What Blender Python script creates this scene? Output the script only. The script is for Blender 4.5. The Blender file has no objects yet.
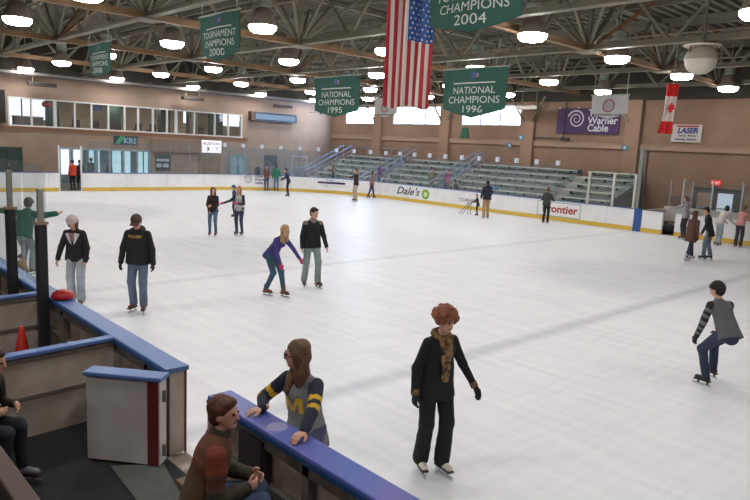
import bpy, bmesh, math, random
import numpy as np
from mathutils import Vector, Matrix
random.seed(7); rng = np.random.RandomState(3)
scene = bpy.context.scene
COL = scene.collection
PI = math.pi

# ------------------------------------------------------------------ camera, world, exposure
CAM = np.array([37.047, -2.729, 3.189])
CF = Vector((-0.718, 0.678, -0.156)); CR = Vector((0.680, 0.731, 0.049)); CU = Vector((-0.147, 0.071, 0.987))
CF.normalize(); CR = (CR - CF * CR.dot(CF)).normalized(); CU = CR.cross(CF).normalized()
cd = bpy.data.cameras.new('camera'); cam = bpy.data.objects.new('camera', cd); COL.objects.link(cam)
cd.sensor_width = 36; cd.lens = 652.9 * 36 / 750; cd.clip_end = 300; cd.clip_start = .05
m = Matrix.Identity(4)
for i in range(3):
    m[i][0] = CR[i]; m[i][1] = CU[i]; m[i][2] = -CF[i]; m[i][3] = CAM[i]
cam.matrix_world = m
scene.camera = cam
w = bpy.data.worlds.new('world'); scene.world = w; w.use_nodes = True
w.node_tree.nodes['Background'].inputs[0].default_value = (.55, .65, .8, 1)
w.node_tree.nodes['Background'].inputs[1].default_value = .03
scene.view_settings.view_transform = 'Standard'; scene.view_settings.look = 'None'
scene.view_settings.gamma = 1; scene.view_settings.exposure = 0.0
LAMP_E = 49.0
WINDOW_E = 8.0

# ------------------------------------------------------------------ materials
def lin(c):
    return tuple(((v / 255) / 12.92 if v / 255 <= .04045 else ((v / 255 + .055) / 1.055) ** 2.4) for v in c)
MC = {}
def mat(name, rgb, rough=.6, metal=0, var=0.0, scale=8, rgb2=None, bump=0.0, bscale=None, emit=0, detail=4, stretch=None, spec=.5):
    if name in MC: return MC[name]
    M = bpy.data.materials.new(name); M.use_nodes = True; nt = M.node_tree; N = nt.nodes; L = nt.links
    b = N['Principled BSDF']; c = (*lin(rgb), 1)
    b.inputs['Base Color'].default_value = c; b.inputs['Roughness'].default_value = rough
    b.inputs['Metallic'].default_value = metal; b.inputs['Specular IOR Level'].default_value = spec
    M.diffuse_color = c
    if emit:
        b.inputs['Emission Color'].default_value = c; b.inputs['Emission Strength'].default_value = emit
    if var or rgb2 or bump:
        tc = N.new('ShaderNodeTexCoord'); mp = N.new('ShaderNodeMapping')
        L.new(tc.outputs['Object'], mp.inputs[0])
        if stretch: mp.inputs['Scale'].default_value = stretch
        nz = N.new('ShaderNodeTexNoise'); nz.inputs['Scale'].default_value = scale; nz.inputs['Detail'].default_value = detail
        L.new(mp.outputs[0], nz.inputs['Vector'])
        if rgb2 or var:
            c2 = lin(rgb2) if rgb2 else tuple(v * (1 - var) for v in c[:3])
            rp = N.new('ShaderNodeValToRGB'); rp.color_ramp.elements[0].position = .38; rp.color_ramp.elements[1].position = .62
            rp.color_ramp.elements[0].color = (*c2, 1); rp.color_ramp.elements[1].color = c
            L.new(nz.outputs['Fac'], rp.inputs[0]); L.new(rp.outputs[0], b.inputs['Base Color'])
        if bump:
            n2 = N.new('ShaderNodeTexNoise'); n2.inputs['Scale'].default_value = bscale or scale * 3; n2.inputs['Detail'].default_value = 3
            L.new(mp.outputs[0], n2.inputs['Vector'])
            bp = N.new('ShaderNodeBump'); bp.inputs['Strength'].default_value = bump; bp.inputs['Distance'].default_value = .02
            L.new(n2.outputs['Fac'], bp.inputs['Height']); L.new(bp.outputs[0], b.inputs['Normal'])
    MC[name] = M; return M
def emat(name, rgb, s):
    if name in MC: return MC[name]
    M = bpy.data.materials.new(name); M.use_nodes = True; nt = M.node_tree; nt.nodes.clear()
    e = nt.nodes.new('ShaderNodeEmission'); e.inputs[0].default_value = (*rgb, 1); e.inputs[1].default_value = s
    o = nt.nodes.new('ShaderNodeOutputMaterial'); nt.links.new(e.outputs[0], o.inputs[0]); MC[name] = M; return M
def glassmat(name, tint=(.93, .96, .97), refl=.06, haze=0.04, hz=(.75, .8, .85)):
    if name in MC: return MC[name]
    M = bpy.data.materials.new(name); M.use_nodes = True; nt = M.node_tree; nt.nodes.clear(); N = nt.nodes; L = nt.links
    t = N.new('ShaderNodeBsdfTransparent'); t.inputs[0].default_value = (*tint, 1)
    g = N.new('ShaderNodeBsdfGlossy'); g.inputs['Roughness'].default_value = .03
    d = N.new('ShaderNodeBsdfDiffuse'); d.inputs[0].default_value = (*hz, 1)
    a = N.new('ShaderNodeMixShader'); a.inputs[0].default_value = refl; L.new(t.outputs[0], a.inputs[1]); L.new(g.outputs[0], a.inputs[2])
    b = N.new('ShaderNodeMixShader'); b.inputs[0].default_value = haze; L.new(a.outputs[0], b.inputs[1]); L.new(d.outputs[0], b.inputs[2])
    o = N.new('ShaderNodeOutputMaterial'); L.new(b.outputs[0], o.inputs[0]); MC[name] = M; return M

# ------------------------------------------------------------------ mesh helpers
class MB:
    def __init__(s): s.v = []; s.f = []; s.m = []
    def add(s, v, f, mi=0):
        o = len(s.v); s.v += [tuple(map(float, p)) for p in v]
        for q in f: s.f.append([i + o for i in q]); s.m.append(mi)
        return s
    def box(s, a, b, mi=0):
        x0, y0, z0 = a; x1, y1, z1 = b
        v = [(x0,y0,z0),(x1,y0,z0),(x1,y1,z0),(x0,y1,z0),(x0,y0,z1),(x1,y0,z1),(x1,y1,z1),(x0,y1,z1)]
        return s.add(v, [(0,3,2,1),(4,5,6,7),(0,1,5,4),(1,2,6,5),(2,3,7,6),(3,0,4,7)], mi)
    def obox(s, c, ax, half, mi=0):
        c = np.array(c, float); A = [np.array(a, float) for a in ax]; v = []
        for dz in (-1, 1):
            for dx, dy in ((-1,-1),(1,-1),(1,1),(-1,1)):
                v.append(c + A[0]*half[0]*dx + A[1]*half[1]*dy + A[2]*half[2]*dz)
        return s.add(v, [(0,3,2,1),(4,5,6,7),(0,1,5,4),(1,2,6,5),(2,3,7,6),(3,0,4,7)], mi)
    def beam(s, a, b, wd, ht, mi=0):
        a = np.array(a, float); b = np.array(b, float); d = b - a; n = np.linalg.norm(d); d /= n
        up = np.array([0, 0, 1.]) if abs(d[2]) < .95 else np.array([1., 0, 0])
        sd = np.cross(d, up); sd /= np.linalg.norm(sd); up = np.cross(sd, d)
        return s.obox((a + b) / 2, (d, sd, up), (n / 2, wd / 2, ht / 2), mi)
    def tube(s, pts, r, n=8, mi=0, caps=True):
        pts = [np.array(p, float) for p in pts]; rs = r if hasattr(r, '__len__') else [r] * len(pts)
        o = len(s.v)
        for i, p in enumerate(pts):
            d = pts[min(i+1, len(pts)-1)] - pts[max(i-1, 0)]; d = d / (np.linalg.norm(d) + 1e-9)
            up = np.array([0, 0, 1.]) if abs(d[2]) < .9 else np.array([1., 0, 0])
            a = np.cross(d, up); a /= np.linalg.norm(a); b = np.cross(a, d)
            for k in range(n):
                t = 2*PI*k/n; s.v.append(tuple(p + rs[i]*(a*math.cos(t) + b*math.sin(t))))
        for i in range(len(pts)-1):
            for k in range(n):
                k2 = (k+1) % n; s.f.append([o+i*n+k, o+i*n+k2, o+(i+1)*n+k2, o+(i+1)*n+k]); s.m.append(mi)
        if caps:
            s.f.append([o+k for k in range(n)][::-1]); s.m.append(mi)
            s.f.append([o+(len(pts)-1)*n+k for k in range(n)]); s.m.append(mi)
        return s
    def lathe(s, c, prof, n=20, mi=0):
        o = len(s.v)
        for r, z in prof:
            for k in range(n): s.v.append((c[0]+r*math.cos(2*PI*k/n), c[1]+r*math.sin(2*PI*k/n), c[2]+z))
        for i in range(len(prof)-1):
            for k in range(n):
                k2 = (k+1) % n; s.f.append([o+i*n+k, o+i*n+k2, o+(i+1)*n+k2, o+(i+1)*n+k]); s.m.append(mi)
        return s
ORG = {}
def tag(o, label=None, cat=None, group=None, kind=None):
    if label: o['label'] = label
    if cat: o['category'] = cat
    if group: o['group'] = group
    if kind: o['kind'] = kind
    return o
def empty(name, loc, label, cat, group=None, rz=0):
    o = bpy.data.objects.new(name, None); COL.objects.link(o); o.location = loc; o.rotation_euler = (0, 0, rz)
    o.empty_display_size = .2; ORG[o.name] = np.array(loc, float); return tag(o, label, cat, group)
def raw(name, v, f, mats, parent=None, mi=None, smooth=False, loc=None):
    me = bpy.data.meshes.new(name); me.from_pydata([tuple(p) for p in v], [], [list(q) for q in f])
    for M in (mats if isinstance(mats, (list, tuple)) else [mats]): me.materials.append(M)
    if mi is not None: me.polygons.foreach_set('material_index', np.array(mi, np.int32))
    if smooth: me.polygons.foreach_set('use_smooth', np.ones(len(me.polygons), bool))
    me.update(); o = bpy.data.objects.new(name, me); COL.objects.link(o)
    if parent: o.parent = parent
    if loc is not None: o.location = loc
    return o
def build(name, mb, mats, parent=None, world=True, smooth=False, bevel=0):
    """world=True: geometry is in world coordinates, re-based on the thing's origin"""
    v = np.array(mb.v, float)
    if parent is not None:
        root = parent
        while root.parent: root = root.parent
        if world: v = v - ORG[root.name]
        o = raw(name, v, mb.f, mats, parent, mb.m, smooth)
    else:
        lo, hi = v.min(0), v.max(0); c = np.array([(lo[0]+hi[0])/2, (lo[1]+hi[1])/2, lo[2]])
        o = raw(name, v - c, mb.f, mats, None, mb.m, smooth, loc=c); ORG[o.name] = c
    if bevel:
        b = o.modifiers.new('bevel', 'BEVEL'); b.width = bevel; b.segments = 2; b.limit_method = 'ANGLE'
    return o
def struct(name, mb, mats, smooth=False): return tag(build(name, mb, mats, smooth=smooth), kind='structure')
def text_geo(txt, size, shear=0, offset=0.0, align='CENTER', spacing=1.0, width=None):
    cu = bpy.data.curves.new('t', 'FONT'); cu.body = txt; cu.size = size; cu.shear = shear; cu.offset = offset
    cu.align_x = align; cu.space_character = spacing; cu.resolution_u = 3
    o = bpy.data.objects.new('t', cu); COL.objects.link(o); bpy.context.view_layer.update()
    me = bpy.data.meshes.new_from_object(o.evaluated_get(bpy.context.evaluated_depsgraph_get()))
    v = np.array([p.co[:] for p in me.vertices]) if len(me.vertices) else np.zeros((0, 3)); f = [list(p.vertices) for p in me.polygons]
    bpy.data.objects.remove(o); bpy.data.curves.remove(cu); bpy.data.meshes.remove(me)
    if width:
        wd = v[:, 0].max() - v[:, 0].min(); v[:, 0] *= width / wd
    return v, f
def disc2(c, r0, r1, n=24, a0=0, a1=2*PI):
    v = []; f = []
    for k in range(n+1):
        a = a0 + (a1-a0)*k/n
        v += [(c[0]+r0*math.cos(a), c[1]+r0*math.sin(a), 0), (c[0]+r1*math.cos(a), c[1]+r1*math.sin(a), 0)]
    for k in range(n): f.append((2*k, 2*k+1, 2*k+3, 2*k+2))
    return np.array(v), f
def strip2(x0, y0, x1, y1, n=14):
    v = []; f = []
    for k in range(n+1): x = x0+(x1-x0)*k/n; v += [(x, y0, 0), (x, y1, 0)]
    for k in range(n): f.append((2*k, 2*k+2, 2*k+3, 2*k+1))
    return np.array(v), f
def swirl(c, R, turns=2.2, wd=.09, n=60):
    v = []; f = []
    for k in range(n+1):
        t = k/n; a = PI*.9 - t*turns*2*PI; r = R*(1-.86*t); ww = wd*R*(1-.5*t)*1.6
        v += [(c[0]+(r-ww/2)*math.cos(a), c[1]+(r-ww/2)*math.sin(a)*.95, 0), (c[0]+(r+ww/2)*math.cos(a), c[1]+(r+ww/2)*math.sin(a)*.95, 0)]
    for k in range(n): f.append((2*k+1, 2*k, 2*k+2, 2*k+3))
    return np.array(v), f
def quad2(x0, y0, x1, y1): return np.array([(x0,y0,0),(x1,y0,0),(x1,y1,0),(x0,y1,0)]), [(0,1,2,3)]
def on_y(geo, x, y, z, name, M, parent, world=True):
    """flat artwork on a wall that faces -y: u -> +x, v -> +z"""
    v, f = geo; mb = MB().add([(p[0]+x, y, p[1]+z) for p in v], f); return build(name, mb, M, parent, world)
def on_x(geo, x, y, z, name, M, parent, world=True):
    """flat artwork on the end wall facing +x: u -> +y, v -> +z"""
    v, f = geo; mb = MB().add([(x, p[0]+y, p[1]+z) for p in v], f); return build(name, mb, M, parent, world)
def ordn(i): return ['first','second','third','fourth','fifth','sixth','seventh','eighth','ninth','tenth','eleventh','twelfth','thirteenth','fourteenth','fifteenth'][i]

W = 25.9; XE = -5.6; YF = 32.0
# ------------------------------------------------------------------ ice
def ice_material():
    M = bpy.data.materials.new('ice'); M.use_nodes = True; nt = M.node_tree; N = nt.nodes; L = nt.links; b = N['Principled BSDF']
    b.inputs['Roughness'].default_value = .42; b.inputs['Specular IOR Level'].default_value = .3
    tc = N.new('ShaderNodeTexCoord'); sep = N.new('ShaderNodeSeparateXYZ'); L.new(tc.outputs['Object'], sep.inputs[0])
    def math_(op, a, b_=None, c=None):
        n = N.new('ShaderNodeMath'); n.operation = op
        for i, q in enumerate((a, b_, c)):
            if q is None: continue
            if isinstance(q, (int, float)): n.inputs[i].default_value = q
            else: L.new(q, n.inputs[i])
        return n.outputs[0]
    nz = N.new('ShaderNodeTexNoise'); nz.inputs['Scale'].default_value = .55; nz.inputs['Detail'].default_value = 5
    L.new(tc.outputs['Object'], nz.inputs['Vector'])
    mp = N.new('ShaderNodeMapping'); mp.inputs['Scale'].default_value = (.35, 3.2, 1); mp.inputs['Rotation'].default_value = (0, 0, .5)
    L.new(tc.outputs['Object'], mp.inputs[0])
    n2 = N.new('ShaderNodeTexNoise'); n2.inputs['Scale'].default_value = 1.6; n2.inputs['Detail'].default_value = 8; L.new(mp.outputs[0], n2.inputs['Vector'])
    mp3 = N.new('ShaderNodeMapping'); mp3.inputs['Scale'].default_value = (3.0, .25, 1); mp3.inputs['Rotation'].default_value = (0, 0, -.3)
    L.new(tc.outputs['Object'], mp3.inputs[0])
    n3 = N.new('ShaderNodeTexNoise'); n3.inputs['Scale'].default_value = 3; n3.inputs['Detail'].default_value = 8; L.new(mp3.outputs[0], n3.inputs['Vector'])
    def stripe(x0, wd):   # a painted line across the rink, blurred under frost
        d = math_('ABSOLUTE', math_('SUBTRACT', sep.outputs[0], x0))
        return math_('SMOOTH_MIN', 1, math_('MAXIMUM', 0, math_('SUBTRACT', 1.15, math_('DIVIDE', d, wd))), .2)
    def ring(cx, cy, R, wd):
        dx = math_('SUBTRACT', sep.outputs[0], cx); dy = math_('SUBTRACT', sep.outputs[1], cy)
        r = math_('SQRT', math_('ADD', math_('MULTIPLY', dx, dx), math_('MULTIPLY', dy, dy)))
        if wd: r = math_('ABSOLUTE', math_('SUBTRACT', r, R)); return math_('MAXIMUM', 0, math_('SUBTRACT', 1, math_('DIVIDE', r, wd)))
        return math_('MINIMUM', 1, math_('MAXIMUM', 0, math_('MULTIPLY', math_('SUBTRACT', R, r), .8)))
    fac = math_('MULTIPLY', stripe(30.85, .22), .5)
    fac = math_('ADD', fac, math_('MULTIPLY', stripe(23.6, .2), .28))
    fac = math_('ADD', fac, math_('MULTIPLY', stripe(3.4, .12), .2))
    wear = math_('ADD', ring(20.5, 6.8, 3.6, 0), ring(29.2, 14.6, 3.3, 0))
    wear = math_('ADD', wear, ring(9.4, 6.4, 4.2, 0))
    wear = math_('MULTIPLY', wear, math_('ADD', .2, nz.outputs['Fac']))
    fac = math_('ADD', fac, math_('MULTIPLY', wear, .42))
    scr = math_('ADD', math_('MULTIPLY', math_('SUBTRACT', n2.outputs['Fac'], .5), .5), math_('MULTIPLY', math_('SUBTRACT', n3.outputs['Fac'], .5), .35))
    fac = math_('ADD', fac, math_('ADD', scr, .08))
    mx = N.new('ShaderNodeMix'); mx.data_type = 'RGBA'; L.new(fac, mx.inputs['Factor']); mx.clamp_factor = True
    mx.inputs['A'].default_value = (*lin((236, 238, 241)), 1); mx.inputs['B'].default_value = (*lin((176, 181, 192)), 1)
    L.new(mx.outputs['Result'], b.inputs['Base Color'])
    rr = N.new('ShaderNodeMath'); rr.operation = 'MULTIPLY_ADD'; L.new(n2.outputs['Fac'], rr.inputs[0]); rr.inputs[1].default_value = .35; rr.inputs[2].default_value = .28
    L.new(rr.outputs[0], b.inputs['Roughness'])
    bp = N.new('ShaderNodeBump'); bp.inputs['Strength'].default_value = .25; bp.inputs['Distance'].default_value = .01
    L.new(n3.outputs['Fac'], bp.inputs['Height']); L.new(bp.outputs[0], b.inputs['Normal'])
    return M
icem = ice_material()
mb = MB(); mb.box((-.2, -.12, -.1), (62, W+.1, 0)); o = struct('floor_1', mb, icem)
o.data.transform(Matrix.Translation(o.location)); o.location = (0, 0, 0)
concrete = mat('concrete', (92, 88, 84), .8, var=.25, scale=1.2, bump=.2)
rubber = mat('rubber_floor', (30, 30, 33), .75, var=.35, scale=14, bump=.4)
mb = MB(); mb.box((XE, -14, -.3), (-.2, YF, -.02)).box((-.2, W+.1, -.3), (66, YF, -.02)); struct('floor_2', mb, concrete)
mb = MB(); mb.box((-.2, -1.9, 0.0), (62, -.2, .28)); struct('floor_3', mb, rubber)

# ------------------------------------------------------------------ walls
wallm = mat('painted_block_wall', (160, 138, 122), .85, rgb2=(150, 128, 112), scale=.8, bump=.15, bscale=6)
wall_d = mat('painted_wall_band', (148, 112, 88), .85, var=.08, scale=1)
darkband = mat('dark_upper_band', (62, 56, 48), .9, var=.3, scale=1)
trimw = mat('white_frame', (215, 215, 212), .5)
mb = MB()
mb.box((XE-.3, -14, -.3), (XE, 10.6, 2.2)).box((XE-.3, 16.4, -.3), (XE, YF+.3, 2.2))
mb.box((XE-.3, -14, 2.2), (XE, YF+.3, 3.35))
mb.box((XE-.3, -14, 3.35), (XE, 7.9, 5.03)).box((XE-.3, 23.45, 3.35), (XE, YF+.3, 5.03))
mb.box((XE-.3, -14, 5.03), (XE, YF+.3, 6.35))
struct('wall_left', mb, wallm)
mb = MB(); mb.box((XE, 7.0, 3.14), (XE+.06, 23.9, 3.3)).box((XE, 7.0, 3.3), (XE+.1, 23.9, 3.36)); struct('trim_1', mb, wall_d)
mb = MB(); mb.box((XE, 16.4, 2.15), (XE+.35, 20, 2.95)); struct('trim_2', mb, mat('soffit_panel', (138, 116, 100), .8, var=.1))
# far wall with three strips of high windows
WIN = [(-3.9, -.35), (1.5, 6.35), (8.1, 12.85)]
mb = MB(); mb.box((XE-.3, YF, -.3), (66, YF+.3, 4.9)); mb.box((XE-.3, YF, 6.2), (66, YF+.3, 6.35))
x = XE-.3
for a, b in WIN: mb.box((x, YF, 4.9), (a, YF+.3, 6.2)); x = b
mb.box((x, YF, 4.9), (66, YF+.3, 6.2)); struct('wall_back', mb, mat('tan_block_wall', (146, 119, 100), .85, rgb2=(136, 110, 92), scale=.8, bump=.15, bscale=6))
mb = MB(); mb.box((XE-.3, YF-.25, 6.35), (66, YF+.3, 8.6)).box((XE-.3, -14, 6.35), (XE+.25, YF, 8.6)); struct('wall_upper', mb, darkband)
mb = MB(); mb.box((XE-.3, -14.3, -.3), (66, -14, 8.6)); struct('wall_front', mb, mat('front_wall', (96, 84, 74), .9))
mb = MB(); mb.box((66, -14, -.3), (66.3, YF, 8.6)); struct('wall_right', mb, mat('right_wall', (90, 80, 70), .9))
# pilasters and ledge
pil = mat('pilaster_paint', (150, 122, 103), .85, var=.1, scale=1)
for i, px in enumerate([.09, 6.85, 13.6, 20.25, 27.0, 33.8]):
    mb = MB(); mb.box((px-.42, YF-.28, -.02), (px+.42, YF, 6.35)); struct('trim_%d' % (10+i), mb, pil)
mb = MB()
for a, b in ((-5.6, -.33), (.51, 6.43), (7.27, 13.18), (14.02, 19.83), (20.67, 26.58), (27.42, 33.38)):
    mb.box((a, YF-.12, 3.72), (b, YF, 3.98)).box((a, YF-.16, 3.98), (b, YF, 4.03))
struct('trim_3', mb, mat('ledge_paint', (165, 138, 118), .8, var=.08))
# outdoor-lit panes
frost = emat('daylit_frosted_pane', (.80, .88, 1.0), WINDOW_E)
muln = mat('window_mullion', (150, 160, 180), .5)
for k, (a, b) in enumerate(WIN):
    mb = MB(); mb.box((a, YF+.12, 4.9), (b, YF+.14, 6.2)); wv = struct('window_%d' % (k+1), mb, emat('daylit_blue_pane', (.5, .7, 1.0), WINDOW_E*6.5) if k == 0 else frost)
    fm = MB(); n = 3
    for j in range(n+1):
        xx = a + (b-a)*j/n; fm.box((xx-.05, YF+.04, 4.9), (xx+.05, YF+.12, 6.2))
    fm.box((a, YF+.02, 4.88), (b, YF+.12, 4.97)).box((a, YF+.02, 6.13), (b, YF+.12, 6.2)); build('window_frame', fm, muln, wv)
# upstairs viewing room behind the end wall
inner = mat('room_beige', (200, 178, 150), .9, var=.08, scale=1); dkgreen = mat('dark_green', (42, 62, 54), .6)
mb = MB(); mb.box((XE-6.3, 7.6, 3.1), (XE-6.2, 27.7, 5.5)).box((XE-6.3, 7.5, 3.1), (XE-.3, 7.6, 5.5)).box((XE-6.3, 27.7, 3.1), (XE-.3, 27.8, 5.5)); struct('wall_room_1', mb, inner)
mb = MB(); mb.box((XE-6.3, 7.6, 3.1), (XE-.3, 27.7, 3.2)); struct('floor_4', mb, mat('room_carpet', (88, 78, 72), .9))
mb = MB(); mb.box((XE-6.3, 7.6, 5.35), (XE-.3, 27.7, 5.5)); struct('ceiling_2', mb, mat('room_ceiling', (150, 140, 128), .9))
dayp = emat('daylight_pane', (.85, .93, 1.0), 1.6)
for k, (y0, y1, z0, z1) in enumerate([(9.6, 10.3, 3.4, 5.1), (11.2, 11.8, 3.9, 5.1), (22.3, 22.4, 4.3, 5.0), (25.8, 27.0, 4.3, 5.1)]):
    mb = MB(); mb.box((XE-6.2, y0-.4, z0), (XE-6.15, y1+.5, z1+.2)); wv = struct('window_%d' % (k+4), mb, dayp)
    build('window_frame', MB().box((XE-6.15, y1-.1, z0), (XE-6.1, y1, z1+.2)), trimw, wv)
mul = [7.93, 9.15, 10.45, 11.6, 12.6, 13.65, 14.7, 15.6, 16.6, 17.6, 18.25, 19.6, 21.2, 22.3, 23.4]
mb = MB()
mb.box((XE-.14, 7.9, 3.35), (XE+.05, 23.45, 3.44)).box((XE-.14, 7.9, 4.95), (XE+.03, 23.45, 5.03)); wv = struct('window_8', mb, trimw)
for y in mul:
    t = .09 if y in (10.45, 18.25) else .045
    build('mullion', MB().box((XE-.14, y-t, 3.44), (XE+.03, y+t, 4.95)), trimw, wv)
for a, b in zip(mul[:-1], mul[1:]):
    build('pane', MB().box((XE-.08, a+.04, 3.44), (XE-.07, b-.04, 4.95)), glassmat('window_glass', refl=.05, haze=.02), wv)
# ground floor lobby
lob = mat('lobby_wall', (150, 160, 158), .8, var=.15, scale=2)
mb = MB(); mb.box((XE-4.6, 9.8, -.3), (XE-4.5, 19.2, 2.6)).box((XE-4.6, 9.7, -.3), (XE-.3, 9.8, 2.6)).box((XE-4.6, 19.2, -.3), (XE-.3, 19.3, 2.6)); struct('wall_room_2', mb, lob)
mb = MB(); mb.box((XE-4.6, 9.8, -.35), (XE-.3, 19.2, -.25)); struct('floor_5', mb, mat('lobby_floor', (110, 110, 112), .5))
mb = MB(); mb.box((XE-4.6, 9.8, 2.5), (XE-.3, 19.2, 2.6)); struct('ceiling_3', mb, lob)
for k, (y0, y1) in enumerate([(11.9, 13.5), (14.0, 14.7), (15.6, 16.9), (17.5, 18.2)]):
    mb = MB(); mb.box((XE-4.5, y0, .3), (XE-4.45, y1, 2.3)); wv = struct('window_%d' % (k+9), mb, emat('lobby_daylight', (.78, .9, 1), 1.25))
    build('window_frame', MB().box((XE-4.45, (y0+y1)/2-.04, .3), (XE-4.4, (y0+y1)/2+.04, 2.3)), mat('blue_grey_frame', (120, 140, 150), .5), wv)
lfr = mat('aluminium_frame', (150, 165, 172), .4, metal=.3)
mb = MB().box((XE-.15, 10.6, 2.1), (XE+.02, 16.4, 2.22)); wv = struct('window_13', mb, lfr)
for y in (10.66, 11.4, 12.0, 12.9, 13.7, 14.6, 15.5, 16.34): build('mullion', MB().box((XE-.14, y-.05, -.02), (XE+.02, y+.05, 2.1)), lfr, wv)
for a, b in ((12.05, 12.85), (12.95, 13.65), (13.75, 14.55), (14.65, 15.45), (15.55, 16.3)):
    build('pane', MB().box((XE-.08, a, 0), (XE-.07, b, 2.1)), glassmat('lobby_glass', (.75, .87, .88), .06, .05), wv)

# doors in walls
def wall_door_x(n, y0, y1, z1, M, Mf, panes=()):
    mb = MB().box((XE, y0, -.02), (XE+.06, y1, z1)); d = struct('door_%d' % n, mb, M)
    build('door_frame', MB().box((XE, y0-.07, -.02), (XE+.09, y0, z1+.07)).box((XE, y1, -.02), (XE+.09, y1+.07, z1+.07)).box((XE, y0, z1), (XE+.09, y1, z1+.07)), Mf, d)
    build('door_seam', MB().box((XE+.06, (y0+y1)/2-.02, 0), (XE+.07, (y0+y1)/2+.02, z1)), mat('seam_dark', (30, 34, 32), .6), d)
    for (a, b, c, e) in panes: build('door_glass', MB().box((XE+.06, a, c), (XE+.075, b, e)), mat('pale_blue_glass', (150, 180, 190), .2), d)
    build('door_handle', MB().box((XE+.07, (y0+y1)/2+.06, 1.0), (XE+.12, (y0+y1)/2+.1, 1.2)), lfr, d)
    return d
wall_door_x(1, 7.0, 8.5, 2.08, dkgreen, mat('green_frame', (60, 76, 68), .6))
wall_door_x(2, 22.45, 23.75, 2.05, mat('pale_teal_door', (125, 150, 155), .5), lfr, [(22.55, 23.0, .3, 1.9), (23.15, 23.65, .3, 1.9)])
mb = MB().box((XE, 19.95, .05), (XE+.05, 21.65, 2.0))
sh = struct('door_3', mb, mat('roll_shutter', (138, 118, 92), .7, var=.15, scale=3))
for k in range(12): build('slat', MB().box((XE+.05, 19.97, .1+k*.155), (XE+.065, 21.63, .2+k*.155)), MC['roll_shutter'], sh)
mb = MB().box((YF and 23.75, YF-.08, 0), (26.0, YF, 1.97))
dm = mat('charcoal_door', (38, 46, 46), .5)
ed = struct('door_4', mb, dm)
build('door_glass', MB().box((23.98, YF-.1, .6), (24.62, YF-.08, 1.72)), mat('door_window_warm', (150, 125, 108), .3), ed)
build('door_glass', MB().box((24.95, YF-.1, .6), (25.65, YF-.08, 1.75)), emat('door_window_day', (.62, .72, .85), .75), ed)
build('door_seam', MB().box((24.78, YF-.1, 0), (24.84, YF-.08, 1.97)), mat('seam_dark', (30, 34, 32), .6), ed)
build('push_bar', MB().box((24.0, YF-.16, .95), (24.7, YF-.08, 1.02)).box((24.95, YF-.16, .95), (25.8, YF-.08, 1.02)), lfr, ed)

# ------------------------------------------------------------------ roof deck and trusses
deckm = mat('roof_deck', (112, 106, 94), .8, var=.2, scale=.6)
mb = MB(); y = -14.3
verts = []; faces = []; xs = [XE-.3, 66]; prof = []
while y < YF+.3: prof += [(y, 8.55), (y+.16, 8.55), (y+.2, 8.67), (y+.36, 8.67)]; y += .4
prof.append((YF+.3, 8.55))
xsn = np.arange(XE-.3, 66.4, .4)
v = []; f = []
for x in xsn: v += [(x, -14.3, 8.55 if int(round((x-XE)/.4)) % 2 else 8.67), (x, YF+.3, 8.55 if int(round((x-XE)/.4)) % 2 else 8.67)]
v = []; prof = []
x = XE-.3
while x < 66.3: prof += [(x, 8.55), (x+.16, 8.55), (x+.2, 8.68), (x+.36, 8.68)]; x += .4
for (x, z) in prof: v += [(x, -14.3, z), (x, YF+.3, z)]
for k in range(len(prof)-1): f.append((2*k, 2*k+1, 2*k+3, 2*k+2))
mb.add(v, f); mb.box((XE-.3, -14.3, 8.8), (66.3, YF+.3, 8.9)); struct('ceiling', mb, deckm)
grn = mat('grey_green_steel', (128, 122, 104), .6, var=.2, scale=1); tan = mat('tan_painted_steel', (150, 118, 84), .6, var=.25, scale=1)
brs = mat('rusty_brace_steel', (140, 98, 62), .6, var=.3, scale=2)
ZB, ZT = 6.75, 8.35
YL = [.4, 6.2, 12.0, 17.8, 23.6, 29.4]; XLn = [.3, 8.6, 16.9, 25.2, 33.5]
for j, yy in enumerate(YL):
    t = empty('roof_truss', (XE, yy, ZB), 'steel roof truss running the length of the rink, %s one out from the near side' % ordn(j), 'roof truss', 'lengthwise roof trusses')
    build('bottom_chord', MB().box((XE, yy-.13, ZB-.03), (46, yy+.13, ZB)).box((XE, yy-.02, ZB), (46, yy+.02, ZB+.16)), grn, t)
    build('top_chord', MB().box((XE, yy-.1, ZT), (46, yy+.1, ZT+.15)), grn, t)
    x = .3-8.3*2/3; k = 0
    h = 8.3/3
    while x < 44:
        for p, q in (((x, ZB), (x+h/2, ZT)), ((x+h/2, ZT), (x+h, ZB))):
            if p[0] < XE: continue
            build('web_member', MB().beam((p[0], yy, p[1]), (q[0], yy, q[1]), .09, .09), grn, t)
        if k % 3 == 2: build('post', MB().box((x-.07, yy-.07, ZB), (x+.07, yy+.07, ZT)), grn, t)
        x += h; k += 1
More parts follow.
